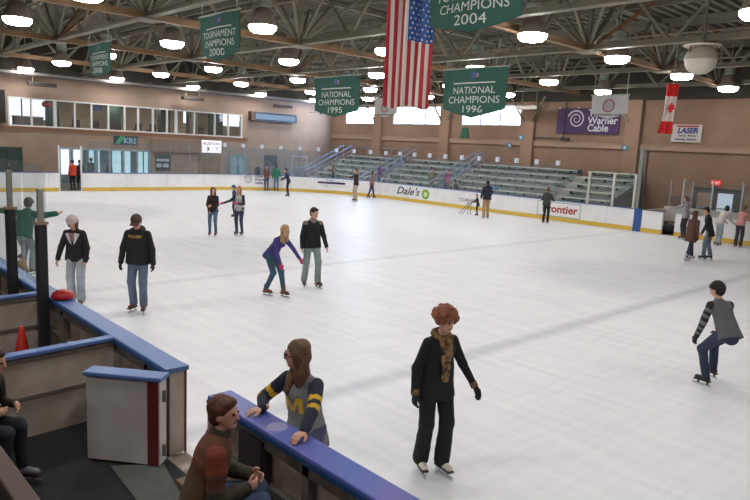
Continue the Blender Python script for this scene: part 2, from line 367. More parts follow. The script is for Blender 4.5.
for i, xx in enumerate(XLn):
    t = empty('roof_truss', (xx, 0, ZB), 'tan steel roof truss spanning across the rink, %s one out from the scoreboard end wall' % ordn(i), 'roof truss', 'crosswise roof trusses')
    build('bottom_chord', MB().box((xx-.1, -6, ZB-.06), (xx+.1, YF-.2, ZB-.03)).box((xx-.025, -6, ZB-.03), (xx+.025, YF-.2, ZB+.15)), tan, t)
    build('top_chord', MB().box((xx-.1, -6, ZT+.02), (xx+.1, YF-.2, ZT+.17)), grn, t)
    y = .4-5.8; h = 2.9
    while y < YF-1:
        y2 = min(y+h, YF-.3)
        build('web_member', MB().beam((xx, y, ZB), (xx, y+h/2, ZT), .1, .1), grn, t)
        if y+h < YF-.2: build('web_member', MB().beam((xx, y+h/2, ZT), (xx, y+h, ZB), .1, .1), grn, t)
        y += h
    for yy in YL:
        build('gusset_plate', MB().box((xx-.35, yy-.35, ZB-.1), (xx+.35, yy+.35, ZB-.06)), grn, t)
        for sx in (-1, 1):
            build('web_member', MB().beam((xx, yy, ZB), (xx+sx*1.4, yy+1.45, ZT), .1, .1), grn if (i+sx) % 2 else brs, t)
            build('web_member', MB().beam((xx, yy, ZB), (xx+sx*1.4, yy-1.45, ZT), .1, .1), grn, t)
# purlins under the deck and sprinkler mains
for k in range(15):
    yy = -8 + k*2.9 - 1.05
    if yy > YF-.4: break
    tag(build('roof_purlin', MB().box((XE+.3, yy-.04, 8.38), (60, yy+.04, 8.55)), grn), 'thin steel purlin under the ribbed roof deck, %s counting out from the near wall' % ordn(k), 'purlin', 'roof purlins')
pipe = mat('sprinkler_pipe', (128, 112, 92), .5, var=.1)
for k, (yy, zz) in enumerate([(4.4, 7.45), (9.6, 7.5), (15.0, 7.45), (20.4, 7.5), (26.2, 7.45)]):
    t = empty('sprinkler_pipe', (XE, yy, zz), 'long thin sprinkler pipe below the roof deck, %s from the near side of the rink' % ordn(k), 'pipe', 'sprinkler pipes')
    build('pipe', MB().tube([(XE+.3, yy, zz), (45, yy, zz)], .03, 6), pipe, t)
    for xx in np.arange(-2, 44, 4.15): build('hanger_rod', MB().tube([(xx, yy, zz), (xx, yy, 8.5)], .012, 5), pipe, t)
t = empty('ceiling_duct', (XE+.9, 10, 6.3), 'silvery pipe running along the top of the end wall', 'duct')
build('pipe', MB().tube([(XE+.9, -8, 6.3), (XE+.9, 31, 6.42)], .11, 10), mat('galvanised', (128, 124, 120), .5, metal=.3), t)
for yy in range(-4, 31, 4): build('bracket', MB().box((XE+.25, yy-.03, 6.5), (XE+.95, yy+.03, 6.55)).box((XE+.87, yy-.02, 6.4), (XE+.93, yy+.02, 6.55)), grn, t)

# ------------------------------------------------------------------ high-bay lamps
lens = emat('lamp_lens_glow', (1.0, .955, .93), LAMP_E)
refl_m = mat('lamp_reflector', (150, 136, 124), .45, var=.1); ball_m = mat('lamp_ballast', (150, 160, 148), .5)
LX = [-4.1, 1.95, 7.65, 13.9, 19.8, 25.8, 31.7, 37.7]; LY = [-6.9, -1.75, 3.4, 8.5, 13.65, 18.7, 24.0, 29.0]  # rows out of view at the near side are added to brighten the bench
first = None
def make_lamp():
    t = empty('high_bay_lamp', (0, 0, 0), 'x', 'ceiling lamp', 'high-bay lamps hung in a grid over the ice')
    build('lens', MB().lathe((0,0,0), [(0, -.10), (.19, -.095), (.32, -.07), (.395, 0.0), (.41, .07), (.41, .1), (0, .1)], 20), lens, t, False, True)
    build('reflector', MB().lathe((0,0,0), [(.43, .1), (.43, .13), (.38, .22), (.32, .38), (.25, .55), (.2, .62), (0, .62)], 20), refl_m, t, False, True)
    b = build('ballast_housing', MB().lathe((0,0,0), [(0, .62), (.215, .62), (.23, .65), (.23, .76), (.215, .78), (.23, .80), (.23, .93), (.2, .97), (0, .97)], 16), ball_m, t, False, True)
    build('hanging_rod', MB().tube([(0,0,.97), (0,0,2.1)], .02, 6), ball_m, t, False)
    return t
lamp0 = make_lamp()
for i, lx in enumerate(LX):
    for j, ly in enumerate(LY):
        if (j < 2 and lx < 20) or (lx > 30 and j > 4): continue
        if i == 0 and j == 2: L = lamp0
        else:
            L = lamp0.copy(); COL.objects.link(L)
            for ch in lamp0.children: c = ch.copy(); COL.objects.link(c); c.parent = L
        L.location = (lx, ly, 6.47)
        L['label'] = 'high-bay lamp, %s row from the end wall, %s from the near side' % (ordn(i), ordn(j))

# ------------------------------------------------------------------ dasher boards
white_b = mat('white_board', (240, 241, 243), .35, rgb2=(232, 233, 235), scale=1.5)
blue_cap = mat('blue_cap_rail', (60, 96, 158), .4, var=.1, scale=4); yel = mat('yellow_kick_plate', (222, 186, 78), .45, var=.08, scale=3)
def path(s, off=0):
    R = 8; Lq = R*PI/2
    if s < 17.9: p = (0, s); n = (1, 0)
    elif s < 17.9+Lq:
        a = (s-17.9)/R; p = (R-R*math.cos(a), 17.9+R*math.sin(a)); n = (math.cos(a), -math.sin(a))
    else: p = (R+s-17.9-Lq, W); n = (0, -1)
    return (p[0]+n[0]*off, p[1]+n[1]*off)
def ext(s0, s1, prof, mb=None, mi=0):
    """sweep an (offset, z) profile along the rink edge"""
    mb = mb or MB(); n = max(1, int((s1-s0)/.5)); o = len(mb.v); m_ = len(prof)
    for k in range(n+1):
        s = s0+(s1-s0)*k/n
        for (of, z) in prof: p = path(s, of); mb.v.append((p[0], p[1], z))
    for k in range(n):
        for q in range(m_):
            q2 = (q+1) % m_; mb.f.append([o+k*m_+q, o+k*m_+q2, o+(k+1)*m_+q2, o+(k+1)*m_+q]); mb.m.append(mi)
    mb.f.append([o+q for q in range(m_)]); mb.m.append(mi); mb.f.append([o+n*m_+q for q in range(m_)][::-1]); mb.m.append(mi)
    return mb
def board(s0, s1, label, cap=blue_cap, white=white_b, z1=1.02, kick=True):
    p = path((s0+s1)/2); t = empty('dasher_board', (p[0], p[1], 0), label, 'rink board', 'white boards round the ice')
    build('panel', ext(s0, s1, [(0, 0), (0, z1-.03), (-.12, z1-.03), (-.12, 0)]), white, t)
    build('cap_rail', ext(s0, s1, [(.03, z1-.03), (.03, z1), (-.15, z1), (-.15, z1-.03)]), cap, t)
    if kick: build('kick_plate', ext(s0, s1, [(.0, .01), (.025, .01), (.025, .2), (0, .2)]), yel, t)
    n = int((s1-s0)/2.44)
    for k in range(1, n+1):
        s = s0+2.44*k
        if s < s1-.3: build('panel_seam', ext(s-.012, s+.012, [(0, .2), (.004, .2), (.004, z1-.04), (0, z1-.04)]), mat('seam_grey', (205, 208, 211), .6), t)
    return t
S1 = 17.9+4*PI   # path parameter where the straight far side begins (x = 8)
def sx(x): return S1+x-8
b_end = board(-7+8.0, 8.82, 'white end board left of the doorway, yellow strip along its foot')
b_mid = board(10.05, 26.9, 'white boards from the open doorway round the far corner, with a spiral logo')
b_far = board(26.9, sx(14.98), 'long white far-side board with script name and green ring')
b_fr = board(sx(14.98), sx(23.6), 'white far-side board with a red name panel, left of the blue section')
b_blue = board(sx(23.6), sx(23.98), 'narrow blue board section below the tall glass post', white=mat('blue_board', (48, 84, 150), .4), kick=False)
b_pen = board(sx(23.98), sx(24.9), 'short white board left of the penalty box opening', cap=mat('dark_cap', (70, 76, 92), .5))
b_r = board(sx(25.45), sx(46), 'white board right of the penalty box opening, where skaters lean', cap=mat('pale_cap', (165, 168, 172), .5))
# doorway posts in the end board
for y, wch in ((8.86, 'left'), (10.0, 'right')):
    tag(build('door_post', MB().box((-.06, y-.035, 0), (0.0, y+.035, 2.45)), mat('white_post', (225, 226, 228), .4)), 'tall white post at the %s of the open rink doorway' % wch, 'post')
def decal(geo, s, z, name, M, parent, off=.008):
    v, f = geo; mb = MB(); vv = []
    for p in v: q = path(s+p[0], off); vv.append((q[0], q[1], z+p[1]))
    mb.add(vv, f); return build(name, mb, M, parent)
purple = mat('logo_purple', (58, 48, 96), .5); black = mat('ink_black', (28, 30, 38), .5)
decal(swirl((0, 0), .3), 20.32, .68, 'spiral_logo', purple, b_mid)
for k, tx in enumerate(['Time', 'Warner', 'Cable']): decal(text_geo(tx, .24, align='LEFT', offset=.006), 20.75, .84-.21*k, 'lettering', purple, b_mid)
decal(quad2(0, 0, 1.9, .12), 24.9, .64, 'banner_bar', purple, b_mid)
decal(text_geo('Hockey', .17, shear=.4, offset=.004), 25.7, .82, 'lettering', mat('faint_ink', (150, 155, 180), .5), b_mid)
decal(text_geo('www . . .  ----  . . .', .14, offset=.002), 25.8, .45, 'lettering', MC['faint_ink'], b_mid)
decal(text_geo("Dale's", .62, shear=.35, offset=.008, width=1.95), sx(9.35), .42, 'lettering', black, b_far)
decal(disc2((0, 0), .14, .3), sx(10.85), .55, 'green_ring', mat('ring_green', (118, 178, 62), .5), b_far, .009)
decal(disc2((0, 0), .0, .15), sx(10.85), .55, 'ring_centre', mat('ring_pale', (222, 235, 190), .5), b_far, .011)
decal(text_geo('CORNELL', .24, offset=.004, width=1.3), sx(14.1), .42, 'lettering', mat('grey_ink', (80, 82, 88), .5), b_far)
s = sx(19.75)
decal(quad2(-1.2, -.02, 1.22, .70), s, .22, 'name_panel', mat('panel_border', (140, 160, 155), .5), b_fr, .006)
decal(quad2(-1.16, .02, 1.18, .67), s, .22, 'name_panel', mat('panel_white', (236, 236, 236), .5), b_fr, .009)
decal(text_geo('Frontier', .52, offset=.014, width=1.95), s+.08, .42, 'lettering', mat('logo_red', (170, 44, 42), .5), b_fr, .013)

# glass posts and panels above far boards
gl = glassmat('rink_glass', (.94, .965, .975), .045, .035, (.62, .7, .78)); gl2 = glassmat('rink_glass_grey', (.93, .95, .95), .03, .02, (.7, .7, .7))
postm = mat('aluminium_post', (158, 166, 172), .4, metal=.25); capm = mat('post_cap', (205, 216, 232), .35)
def glass_run(ss, label, z1=2.8, G=gl, wide=.035, pm=postm, cap=True):
    p = path(ss[0]); t = empty('rink_glass', (p[0], p[1], 1.02), label, 'glass screen', 'glass screens above the boards')
    for s in ss:
        a = path(s, -.06); build('post', MB().box((a[0]-wide, a[1]-wide, 1.02), (a[0]+wide, a[1]+wide, z1)), pm, t)
        if cap:
            build('post_cap', MB().box((a[0]-.085, a[1]-.07, z1-.08), (a[0]+.085, a[1]+.07, z1+.16)), capm, t)
    for a, b in zip(ss[:-1], ss[1:]):
        build('pane', ext(a+.04, b-.04, [(-.055, 1.03), (-.055, z1-.1), (-.067, z1-.1), (-.067, 1.03)]), G, t)
thin = mat('thin_post', (120, 132, 150), .4)
glass_run(list(np.arange(10.3, 24.8, 1.22)), 'clear glass screen over the end boards left of the corner', z1=2.85, wide=.012, pm=thin, cap=False)
glass_run([sx(-.05)+1.22*k for k in range(-3, 17)], 'clear glass screen with thin posts in front of the bleachers', wide=.016, pm=thin)
glass_run([sx(21.24), sx(22.48), sx(23.5)], 'glass screen with pale posts beside the blue board section', z1=2.52, G=gl2, pm=mat('pale_post', (196, 196, 186), .5), cap=False, wide=.05)
glass_run([sx(25.63), sx(26.8), sx(27.95), sx(29.15), sx(30.4), sx(31.6)], 'glass screen behind the people at the right-hand boards', z1=2.48, G=gl2, cap=False)
tg = empty('glass_post', (23.75, W+.1, 1.0), 'tall grey post rising from the blue board section', 'post')
build('post', MB().box((23.55, W+.06, 1.02), (23.72, W+.16, 3.7)), mat('grey_post', (128, 132, 128), .5), tg)
build('post', MB().box((23.86, W+.06, 1.02), (23.92, W+.14, 3.6)), mat('dark_post', (44, 46, 50), .5), tg)
# penalty box interior: low white wall behind the opening, bench and side walls
t = empty('penalty_box', (25.2, 27.6, 0), 'white-walled penalty box seen through the gap in the far boards', 'penalty box')
build('back_wall', MB().box((23.98, 28.1, 0), (33, 28.2, 1.12)), mat('box_white', (196, 190, 182), .6), t)
build('side_wall', MB().box((23.98, 26.05, 0), (24.06, 28.1, 1.0)), MC['box_white'], t)
build('side_wall', MB().box((25.45, 26.05, 0), (25.53, 28.1, 1.0)), MC['box_white'], t)
build('bench', MB().box((24.1, 27.5, .42), (25.4, 27.85, .47)).box((24.3, 27.55, 0), (24.36, 27.8, .42)).box((25.1, 27.55, 0), (25.16, 27.8, .42)), mat('bench_grey', (98, 92, 84), .7), t)
tag(build('equipment_bag', MB().lathe((24.85, 26.8, -.0), [(0, 0), (.28, .02), (.34, .15), (.3, .32), (.15, .4), (0, .41)], 14), mat('bag_black', (30, 28, 30), .8, bump=.6, scale=5), smooth=True), 'dark bag on the floor inside the penalty box opening', 'bag')
t = empty('crowd_barrier', (24.4, 28.9, 0), 'pinkish grey board stand behind the glass left of the penalty box', 'barrier')
build('panel', MB().box((24.0, 28.7, .0), (24.9, 28.76, 1.6)), mat('grey_pink_panel', (120, 100, 94), .8), t)
for xx in (23.95, 24.95): build('post', MB().box((xx-.03, 28.68, 0), (xx+.03, 28.78, 2.3)), postm, t)

# ------------------------------------------------------------------ bleachers
pl1 = mat('bleacher_plank', (186, 194, 184), .6, var=.12, scale=2, stretch=(.3, 3, 3)); pl2 = mat('bleacher_riser', (158, 168, 166), .7, var=.12, scale=2)
brk = mat('bleacher_bracket', (40, 48, 54), .6)
NR = 6; ys = [27.15+.72*k for k in range(NR)]; zs = [.75+.335*k for k in range(NR)]
def bleacher(x0, x1, label, bl=False):
    t = empty('bleacher_section', ((x0+x1)/2, 27, 0), label, 'bleachers', 'grey-green bleacher sections')
    for k in range(NR):
        r = build('seat_plank', MB().box((x0, ys[k], zs[k]-.05), (x1, ys[k]+.3, zs[k])), pl1, t)
        build('back_board', MB().box((x0, ys[k]+.3, zs[k]-.16), (x1, ys[k]+.33, zs[k]+.02)), pl1, t)
        build('foot_board', MB().box((x0, ys[k]+.34, zs[k]-.28), (x1, ys[k]+.72, zs[k]-.24)), pl2, t)
        build('riser', MB().box((x0, ys[k]+.24, max(0, zs[k]-.56)), (x1, ys[k]+.28, zs[k]-.28)), pl2, t)
        n = max(2, int((x1-x0)/.9))
        for j in range(n):
            xx = x0+.3+(x1-x0-.6)*j/(n-1)
            if (k*n+j) < 95: build('bracket', MB().box((xx-.035, ys[k]+.1, zs[k]-.2), (xx+.035, ys[k]+.2, zs[k]-.05)), brk, t)
    build('top_wall', MB().box((x0, ys[-1]+.8, 0), (x1, ys[-1]+.85, zs[-1]+.02)), brk, t)
    return t
bleacher(-2.2, 3.7, 'bleacher section farthest left, nearest the end wall')
bleacher(4.7, 9.9, 'bleacher section between the two sloping stair rails')
bleacher(10.7, 17.6, 'wide bleacher section right of the centre stair rail')
bleacher(18.4, 21.2, 'bleacher section at the right end beside the dark sloped panel')
steps = mat('stair_tread', (176, 168, 158), .7)
railm = mat('blue_grey_rail', (126, 142, 172), .4, metal=.2)
def stair(x, wd, label, rail=True):
    t = empty('bleacher_stair', (x, 27, 0), label, 'stairs', 'stairs up the bleachers')
    for k in range(12):
        z = .25+k*.17; y = 27.05+k*.36
        build('tread', MB().box((x-wd/2, y, z-.17), (x+wd/2, y+.39, z)), steps if k % 2 else pl2, t)
    if rail:
        for xx in (x-wd/2+.05, x+wd/2-.05):
            build('hand_rail', MB().tube([(xx, 27.1, 1.2), (xx, 31.5, 3.2)], .045, 8), railm, t)
            build('mid_rail', MB().tube([(xx, 27.1, .85), (xx, 31.5, 2.85)], .03, 8), railm, t)
            for k in range(4): build('rail_post', MB().tube([(xx, 27.1+1.45*k, .4+.62*k), (xx, 27.1+1.45*k, 1.2+.66*k)], .03, 6), railm, t)
stair(-2.9, 1.1, 'stairs with blue-grey rails at the left end of the bleachers')
stair(4.2, .9, 'bleacher stairs with rails behind the man in tan trousers')
stair(10.3, .75, 'bleacher stairs with rails behind the two spectators')
stair(18.0, .8, 'bleacher stairs without rails, above the red name panel', False)
t = empty('walkway_rail', (-3, 31.2, 0), 'thin rail along the wall above the left bleachers', 'railing')
build('rail', MB().tube([(-5.4, 31.78, 3.1), (3.4, 31.78, 3.1)], .03, 6), railm, t)
for xx in np.arange(-5.2, 3.6, 1.4): build('rail_post', MB().tube([(xx, 31.78, 0), (xx, 31.78, 3.1)], .025, 6), railm, t)
tag(build('sloped_panel', MB().add([(21.25, 27.0, 0), (21.25, 31.2, 0), (21.25, 31.2, 2.1), (21.25, 27.6, .9), (21.33, 27.0, 0), (21.33, 31.2, 0), (21.33, 31.2, 2.1), (21.33, 27.6, .9)], [(0,1,2,3), (7,6,5,4), (0,4,5,1), (1,5,6,2), (2,6,7,3), (3,7,4,0)]), mat('panel_slate', (70, 78, 74), .7)), 'dark sloped end panel closing the right side of the bleachers', 'panel')
# blue crowd barrier near the left corner
t = empty('blue_railing', (-3.4, 25.5, 0), 'blue-grey railings on the floor behind the corner glass', 'railing')
for (x0, y0, x1, y1) in ((-3.8, 23.9, -3.4, 26.3), (-3.75, 26.6, -3.7, 29.6)):
    for z in (.5, .8, 1.1, 1.35): build('rail', MB().tube([(x0, y0, z), (x1, y1, z)], .035, 6), railm, t)
    for k in range(4): build('rail_post', MB().tube([(x0+(x1-x0)*k/3, y0+(y1-y0)*k/3, 0), (x0+(x1-x0)*k/3, y0+(y1-y0)*k/3, 1.35)], .035, 6), railm, t)
t = empty('goal_frame', (-4.2, 27.9, 0), 'white pipe frame standing by the far corner wall', 'frame')
build('frame', MB().tube([(-4.4, 27.2, 0), (-4.4, 27.2, 2.15), (-4.4, 28.6, 2.15), (-4.4, 28.6, 0)], .05, 8), mat('frame_white', (190, 205, 225), .4), t)
build('foot', MB().tube([(-4.4, 27.2, .05), (-3.7, 27.2, .05)], .04, 6), MC['frame_white'], t)

# ------------------------------------------------------------------ signs and fixtures on the walls
def sign_x(name, y0, y1, z0, z1, M, label, cat='sign', fr=None, th=.08, xb=XE):
    t = empty(name, (xb, (y0+y1)/2, z0), label, cat)
    build('panel', MB().box((xb, y0, z0), (xb+th, y1, z1)), M, t)
    if fr:
        e = .05; build('frame', MB().box((xb, y0-e, z0-e), (xb+th+.02, y0, z1+e)).box((xb, y1, z0-e), (xb+th+.02, y1+e, z1+e)).box((xb, y0, z0-e), (xb+th+.02, y1, z0)).box((xb, y0, z1), (xb+th+.02, y1, z1+e)), fr, t)
    return t
t = sign_x('scoreboard', 20.1, 21.7, 2.18, 3.06, emat('lit_sign', (1, .98, 1), 1.15), 'white lit rectangular board above the roller shutter', 'scoreboard', mat('grey_frame', (120, 110, 105), .5))
on_x(text_geo('BOSTON', .26, offset=.01, width=1.3), XE+.085, 20.9, 2.74, 'lettering', mat('faded_ink', (150, 140, 140), .5), t)
on_x(disc2((0, 0), 0, .1), XE+.085, 20.65, 2.45, 'red_mark', mat('mark_red', (130, 40, 50), .5), t); on_x(disc2((0, 0), 0, .06), XE+.085, 21.35, 2.5, 'red_mark', mat('mark_pink', (200, 150, 150), .5), t)
t = sign_x('wall_sign', 13.95, 15.5, 2.52, 3.08, mat('sign_teal', (34, 70, 66), .5), 'dark teal sign with pale letters above the lobby windows')
on_x((np.array([(-.7,0,0),(-.4,0,0),(-.05,.5,0),(-.35,.5,0)]), [(0,1,2,3)]), XE+.085, 14.7, 2.55, 'green_slash', mat('slash_green', (70, 150, 110), .5), t)
on_x(text_geo('KRS', .5, offset=.02, width=.85), XE+.087, 15.0, 2.62, 'lettering', mat('pale_blue_ink', (130, 165, 185), .5), t)
t = sign_x('menu_board', 16.75, 17.85, .85, 1.95, mat('menu_dark', (42, 46, 50), .5), 'dark menu board with pale panels right of the lobby windows', 'notice board')
for (a, b, c, d) in ((16.8, 17.7, 1.5, 1.68), (16.8, 17.15, 1.1, 1.35), (17.25, 17.65, 1.1, 1.35)): build('menu_panel', MB().box((XE+.08, a, c), (XE+.09, b, d)), mat('menu_pale', (185, 195, 200), .5), t)
build('menu_header', MB().box((XE+.08, 16.8, 1.78), (XE+.09, 17.75, 1.9)), mat('menu_green', (50, 100, 80), .5), t)
t = sign_x('dark_panel', 25.5, 26.5, 1.1, 2.12, mat('poster_green', (48, 62, 60), .6), 'dark green square panel low on the end wall near the corner', 'panel', mat('panel_frame_grey', (100, 100, 108), .5))
t = sign_x('dark_panel', 6.6, 7.7, 3.5, 5.35, mat('near_black', (30, 26, 26), .7), 'tall dark panel left of the upstairs windows', 'panel', th=.3)
t = empty('recessed_window', (XE, 26, 4.7), 'long recessed window with blue glazing high on the end wall', 'window')
build('housing', MB().box((XE, 24.1, 4.68), (XE+.4, 28.1, 4.76)).box((XE, 24.1, 5.24), (XE+.4, 28.1, 5.32)).box((XE, 28.02, 4.7), (XE+.4, 28.1, 5.3)).box((XE, 24.1, 4.76), (XE+.05, 28.0, 5.24)), mat('box_slate', (72, 84, 108), .5), t)
build('end_panel', MB().box((XE, 23.95, 4.68), (XE+.42, 24.35, 5.32)), mat('brown_end', (92, 70, 58), .6), t)
build('glazing', MB().box((XE+.33, 24.38, 4.8), (XE+.35, 28.0, 5.2)), emat('glazing_glow', (.35, .5, .72), .75), t)  # emission put into the window glazing for its blue light
# small things hanging under the pipe
for (y, zt, lab) in ((9.5, 5.95, 'dark heater hanging left under the end wall pipe'), (19.0, 5.95, 'dark spotlight cluster hanging mid way along the end wall pipe'), (26.4, 6.0, 'dark spotlight cluster hanging above the blue-glazed window')):
    t = empty('hanging_heater', (XE+.9, y, zt-.3), lab, 'heater', 'dark fixtures under the end wall pipe')
    build('body', MB().obox((XE+.9, y, zt-.15), ((1,0,0),(0,1,0),(0,0,1)), (.2, .75, .1)), mat('fixture_dark', (58, 52, 48), .6), t)
    for dy in (-.5, .5): build('rod', MB().tube([(XE+.9, y+dy, zt-.1), (XE+.9, y+dy, 6.3)], .015, 5), grn, t)
t = empty('ceiling_fan', (XE+2, 29.2, 5.7), 'thin dark ceiling fan near the far left corner', 'fan')
build('rod', MB().tube([(XE+2, 29.2, 5.55), (XE+2, 29.2, 6.7)], .03, 6), brk, t); build('hub', MB().lathe((XE+2, 29.2, 5.45), [(0,0),(.12,.02),(.12,.16),(0,.2)], 10), brk, t)
for k in range(3): build('blade', MB().beam((XE+2, 29.2, 5.55), (XE+2+.9*math.cos(2.1*k+.3), 29.2+.9*math.sin(2.1*k+.3), 5.55), .16, .02), brk, t)
# big cable banner on the far wall
t = empty('cable_banner', (17.4, YF-.1, 4.4), 'purple banner with white spiral logo hung on the far wall', 'banner')
build('cloth', MB().box((15.5, YF-.1, 4.5), (19.4, YF-.06, 5.95)), mat('banner_purple', (74, 52, 92), .7, var=.12, scale=1.5), t)
wht = mat('lettering_white', (205, 205, 210), .6)
on_y(swirl((0, 0), .55, wd=.09), 16.75, YF-.11, 5.32, 'spiral_logo', wht, t)
for k, tx in enumerate(['Time', 'Warner', 'Cable']): on_y(text_geo(tx, .55, align='LEFT', offset=.012), 17.5, YF-.11, 5.5-.42*k, 'lettering', wht, t)
for k in range(4): build('tie', MB().box((15.6+k*1.2, YF-.12, 5.93), (15.66+k*1.2, YF-.06, 6.02)), wht, t)
t = empty('wall_sign', (23.0, YF-.1, 4.2), 'white rectangular sign with red and blue lettering on the far wall', 'sign')
build('panel', MB().box((22.3, YF-.1, 4.2), (23.8, YF-.02, 5.08)), mat('sign_offwhite', (196, 190, 186), .6), t)
on_y(text_geo('LASER', .36, shear=.2, offset=.02, width=1.05), 23.1, YF-.11, 4.66, 'lettering', mat('sign_blue', (60, 70, 130), .6), t)
on_y(quad2(-.55, 0, .55, .09), 23.1, YF-.11, 4.95, 'red_strip', mat('sign_red', (170, 70, 66), .6), t)
on_y(text_geo('Optical . Medical', .14, offset=.004), 23.1, YF-.11, 4.48, 'lettering', mat('sign_ink', (70, 66, 70), .6), t)
on_y(text_geo('Warranty  Solutions', .13, offset=.006), 23.05, YF-.11, 4.3, 'lettering', MC['sign_ink'], t)
t = empty('exit_sign', (24.77, YF-.1, 2.18), 'red lit exit sign above the dark double doors', 'exit sign')
build('panel', MB().box((24.55, YF-.12, 2.12), (25.0, YF, 2.36)), mat('exit_red', (225, 60, 52), .5, emit=.55), t)
on_y(text_geo('EXIT', .2, offset=.006, width=.36), 24.775, YF-.125, 2.17, 'lettering', mat('exit_letters', (255, 190, 180), .5, emit=.5), t)
for (x, z, lab) in ((12.3, 3.7, 'small blue plaque on the far wall under the ledge line, leftmost of three'), (13.2, 4.2, 'small blue plaque on the pilaster right of the windows'), (19.97, 3.8, 'small blue plaque on the pilaster under the purple banner')):
    y = YF-.3 if abs(x-13.2) < .45 or abs(x-20.1) < .4 else YF-.16
    t = empty('row_plaque', (x, y, z), lab, 'plaque', 'small blue plaques on the far wall'); build('plate', MB().box((x-.17, y-.02, z-.13), (x+.17, y, z+.13)), mat('plaque_blue', (58, 138, 170), .5), t)
    build('mark', MB().box((x-.06, y-.03, z-.07), (x+.06, y-.02, z+.07)), wht, t)
t = empty('pennant', (8.45, YF-.08, 3.9), 'dark green pennant hanging from the far window sill', 'pennant')
build('cloth', MB().add([(8.3, YF-.06, 4.75), (8.75, YF-.06, 4.75), (8.9, YF-.06, 3.9), (8.6, YF-.06, 3.85), (8.55, YF-.06, 4.3), (8.45, YF-.06, 3.85), (8.15, YF-.06, 3.9)], [(0,6,5,4,3,2,1)]).add([(8.3, YF-.09, 4.75), (8.75, YF-.09, 4.75), (8.9, YF-.09, 3.9), (8.6, YF-.09, 3.85), (8.55, YF-.09, 4.3), (8.45, YF-.09, 3.85), (8.15, YF-.09, 3.9)], [(0,1,2,3,4,5,6)]), mat('pennant_green', (38, 96, 74), .8), t)
# conduit and vents on far wall
t = empty('wall_conduit', (14.5, YF-.1, 4), 'dark pipe dropping beside the purple banner', 'pipe')
build('pipe', MB().tube([(14.05, YF-.22, 4.2), (16.1, YF-.22, 4.2), (16.1, YF-.22, 6.3)], .045, 6), brk, t); build('elbow', MB().box((15.9, YF-.25, 4.1), (16.4, YF-.08, 4.25)), brk, t)
for (x, z) in ((14.2, 5.9), (4.4, 6.15)):
    t = empty('unit_heater', (x, YF-1.2, z), 'grey unit heater hanging before the far wall ' + ('right of the windows' if x > 10 else 'above the middle windows'), 'heater', 'unit heaters on the far side')
    build('housing', MB().box((x-.75, YF-1.5, z-.1), (x+.75, YF-.9, z+.12)), mat('heater_grey', (140, 132, 122), .5), t)
    for dx in (-.5, .5): build('rod', MB().tube([(x+dx, YF-1.2, z+.1), (x+dx, YF-1.2, 8.54)], .02, 5), grn, t)
for k, (x, dx) in enumerate(((-.2, -1), (6.6, -1), (7.1, 1), (13.3, -1), (20.0, -1), (13.9, 1))):
    tag(build('knee_brace', MB().beam((x, YF-.35, 5.2), (x+dx*.9, YF-.5, 6.6), .1, .1), grn), 'diagonal brace at the top of the far wall, %s from left' % ordn([0,1,2,3,5,4][k]), 'brace', 'diagonal braces on the far wall')
t = empty('ceiling_speaker', (28.95, 17.7, 5.75), 'large cream domed loudspeaker hanging at upper right', 'loudspeaker')
build('dome', MB().lathe((28.95, 17.7, 5.75), [(0, 0), (.18, .03), (.33, .12), (.42, .26), (.45, .42)], 24), mat('cream_dome', (206, 200, 184), .5), t, smooth=True)
build('shell', MB().lathe((28.95, 17.7, 5.75), [(.46, .42), (.46, .47), (.42, .6), (.32, .74), (.2, .8), (0, .8)], 24), mat('cream_shell', (170, 162, 146), .55), t, smooth=True)
build('top_plate', MB().lathe((28.95, 17.7, 6.55), [(0, 0), (.5, .0), (.52, .04), (.1, .1), (0, .1)], 20), MC['cream_dome'], t)
for a in (0, 2.1, 4.2): build('strut', MB().tube([(28.95+.4*math.cos(a), 17.7+.4*math.sin(a), 6.3), (28.95+.4*math.cos(a), 17.7+.4*math.sin(a), 6.6)], .025, 5), brs, t)
build('hanger', MB().tube([(28.95, 17.7, 6.6), (28.95, 17.7, 8.5)], .04, 6), grn, t)

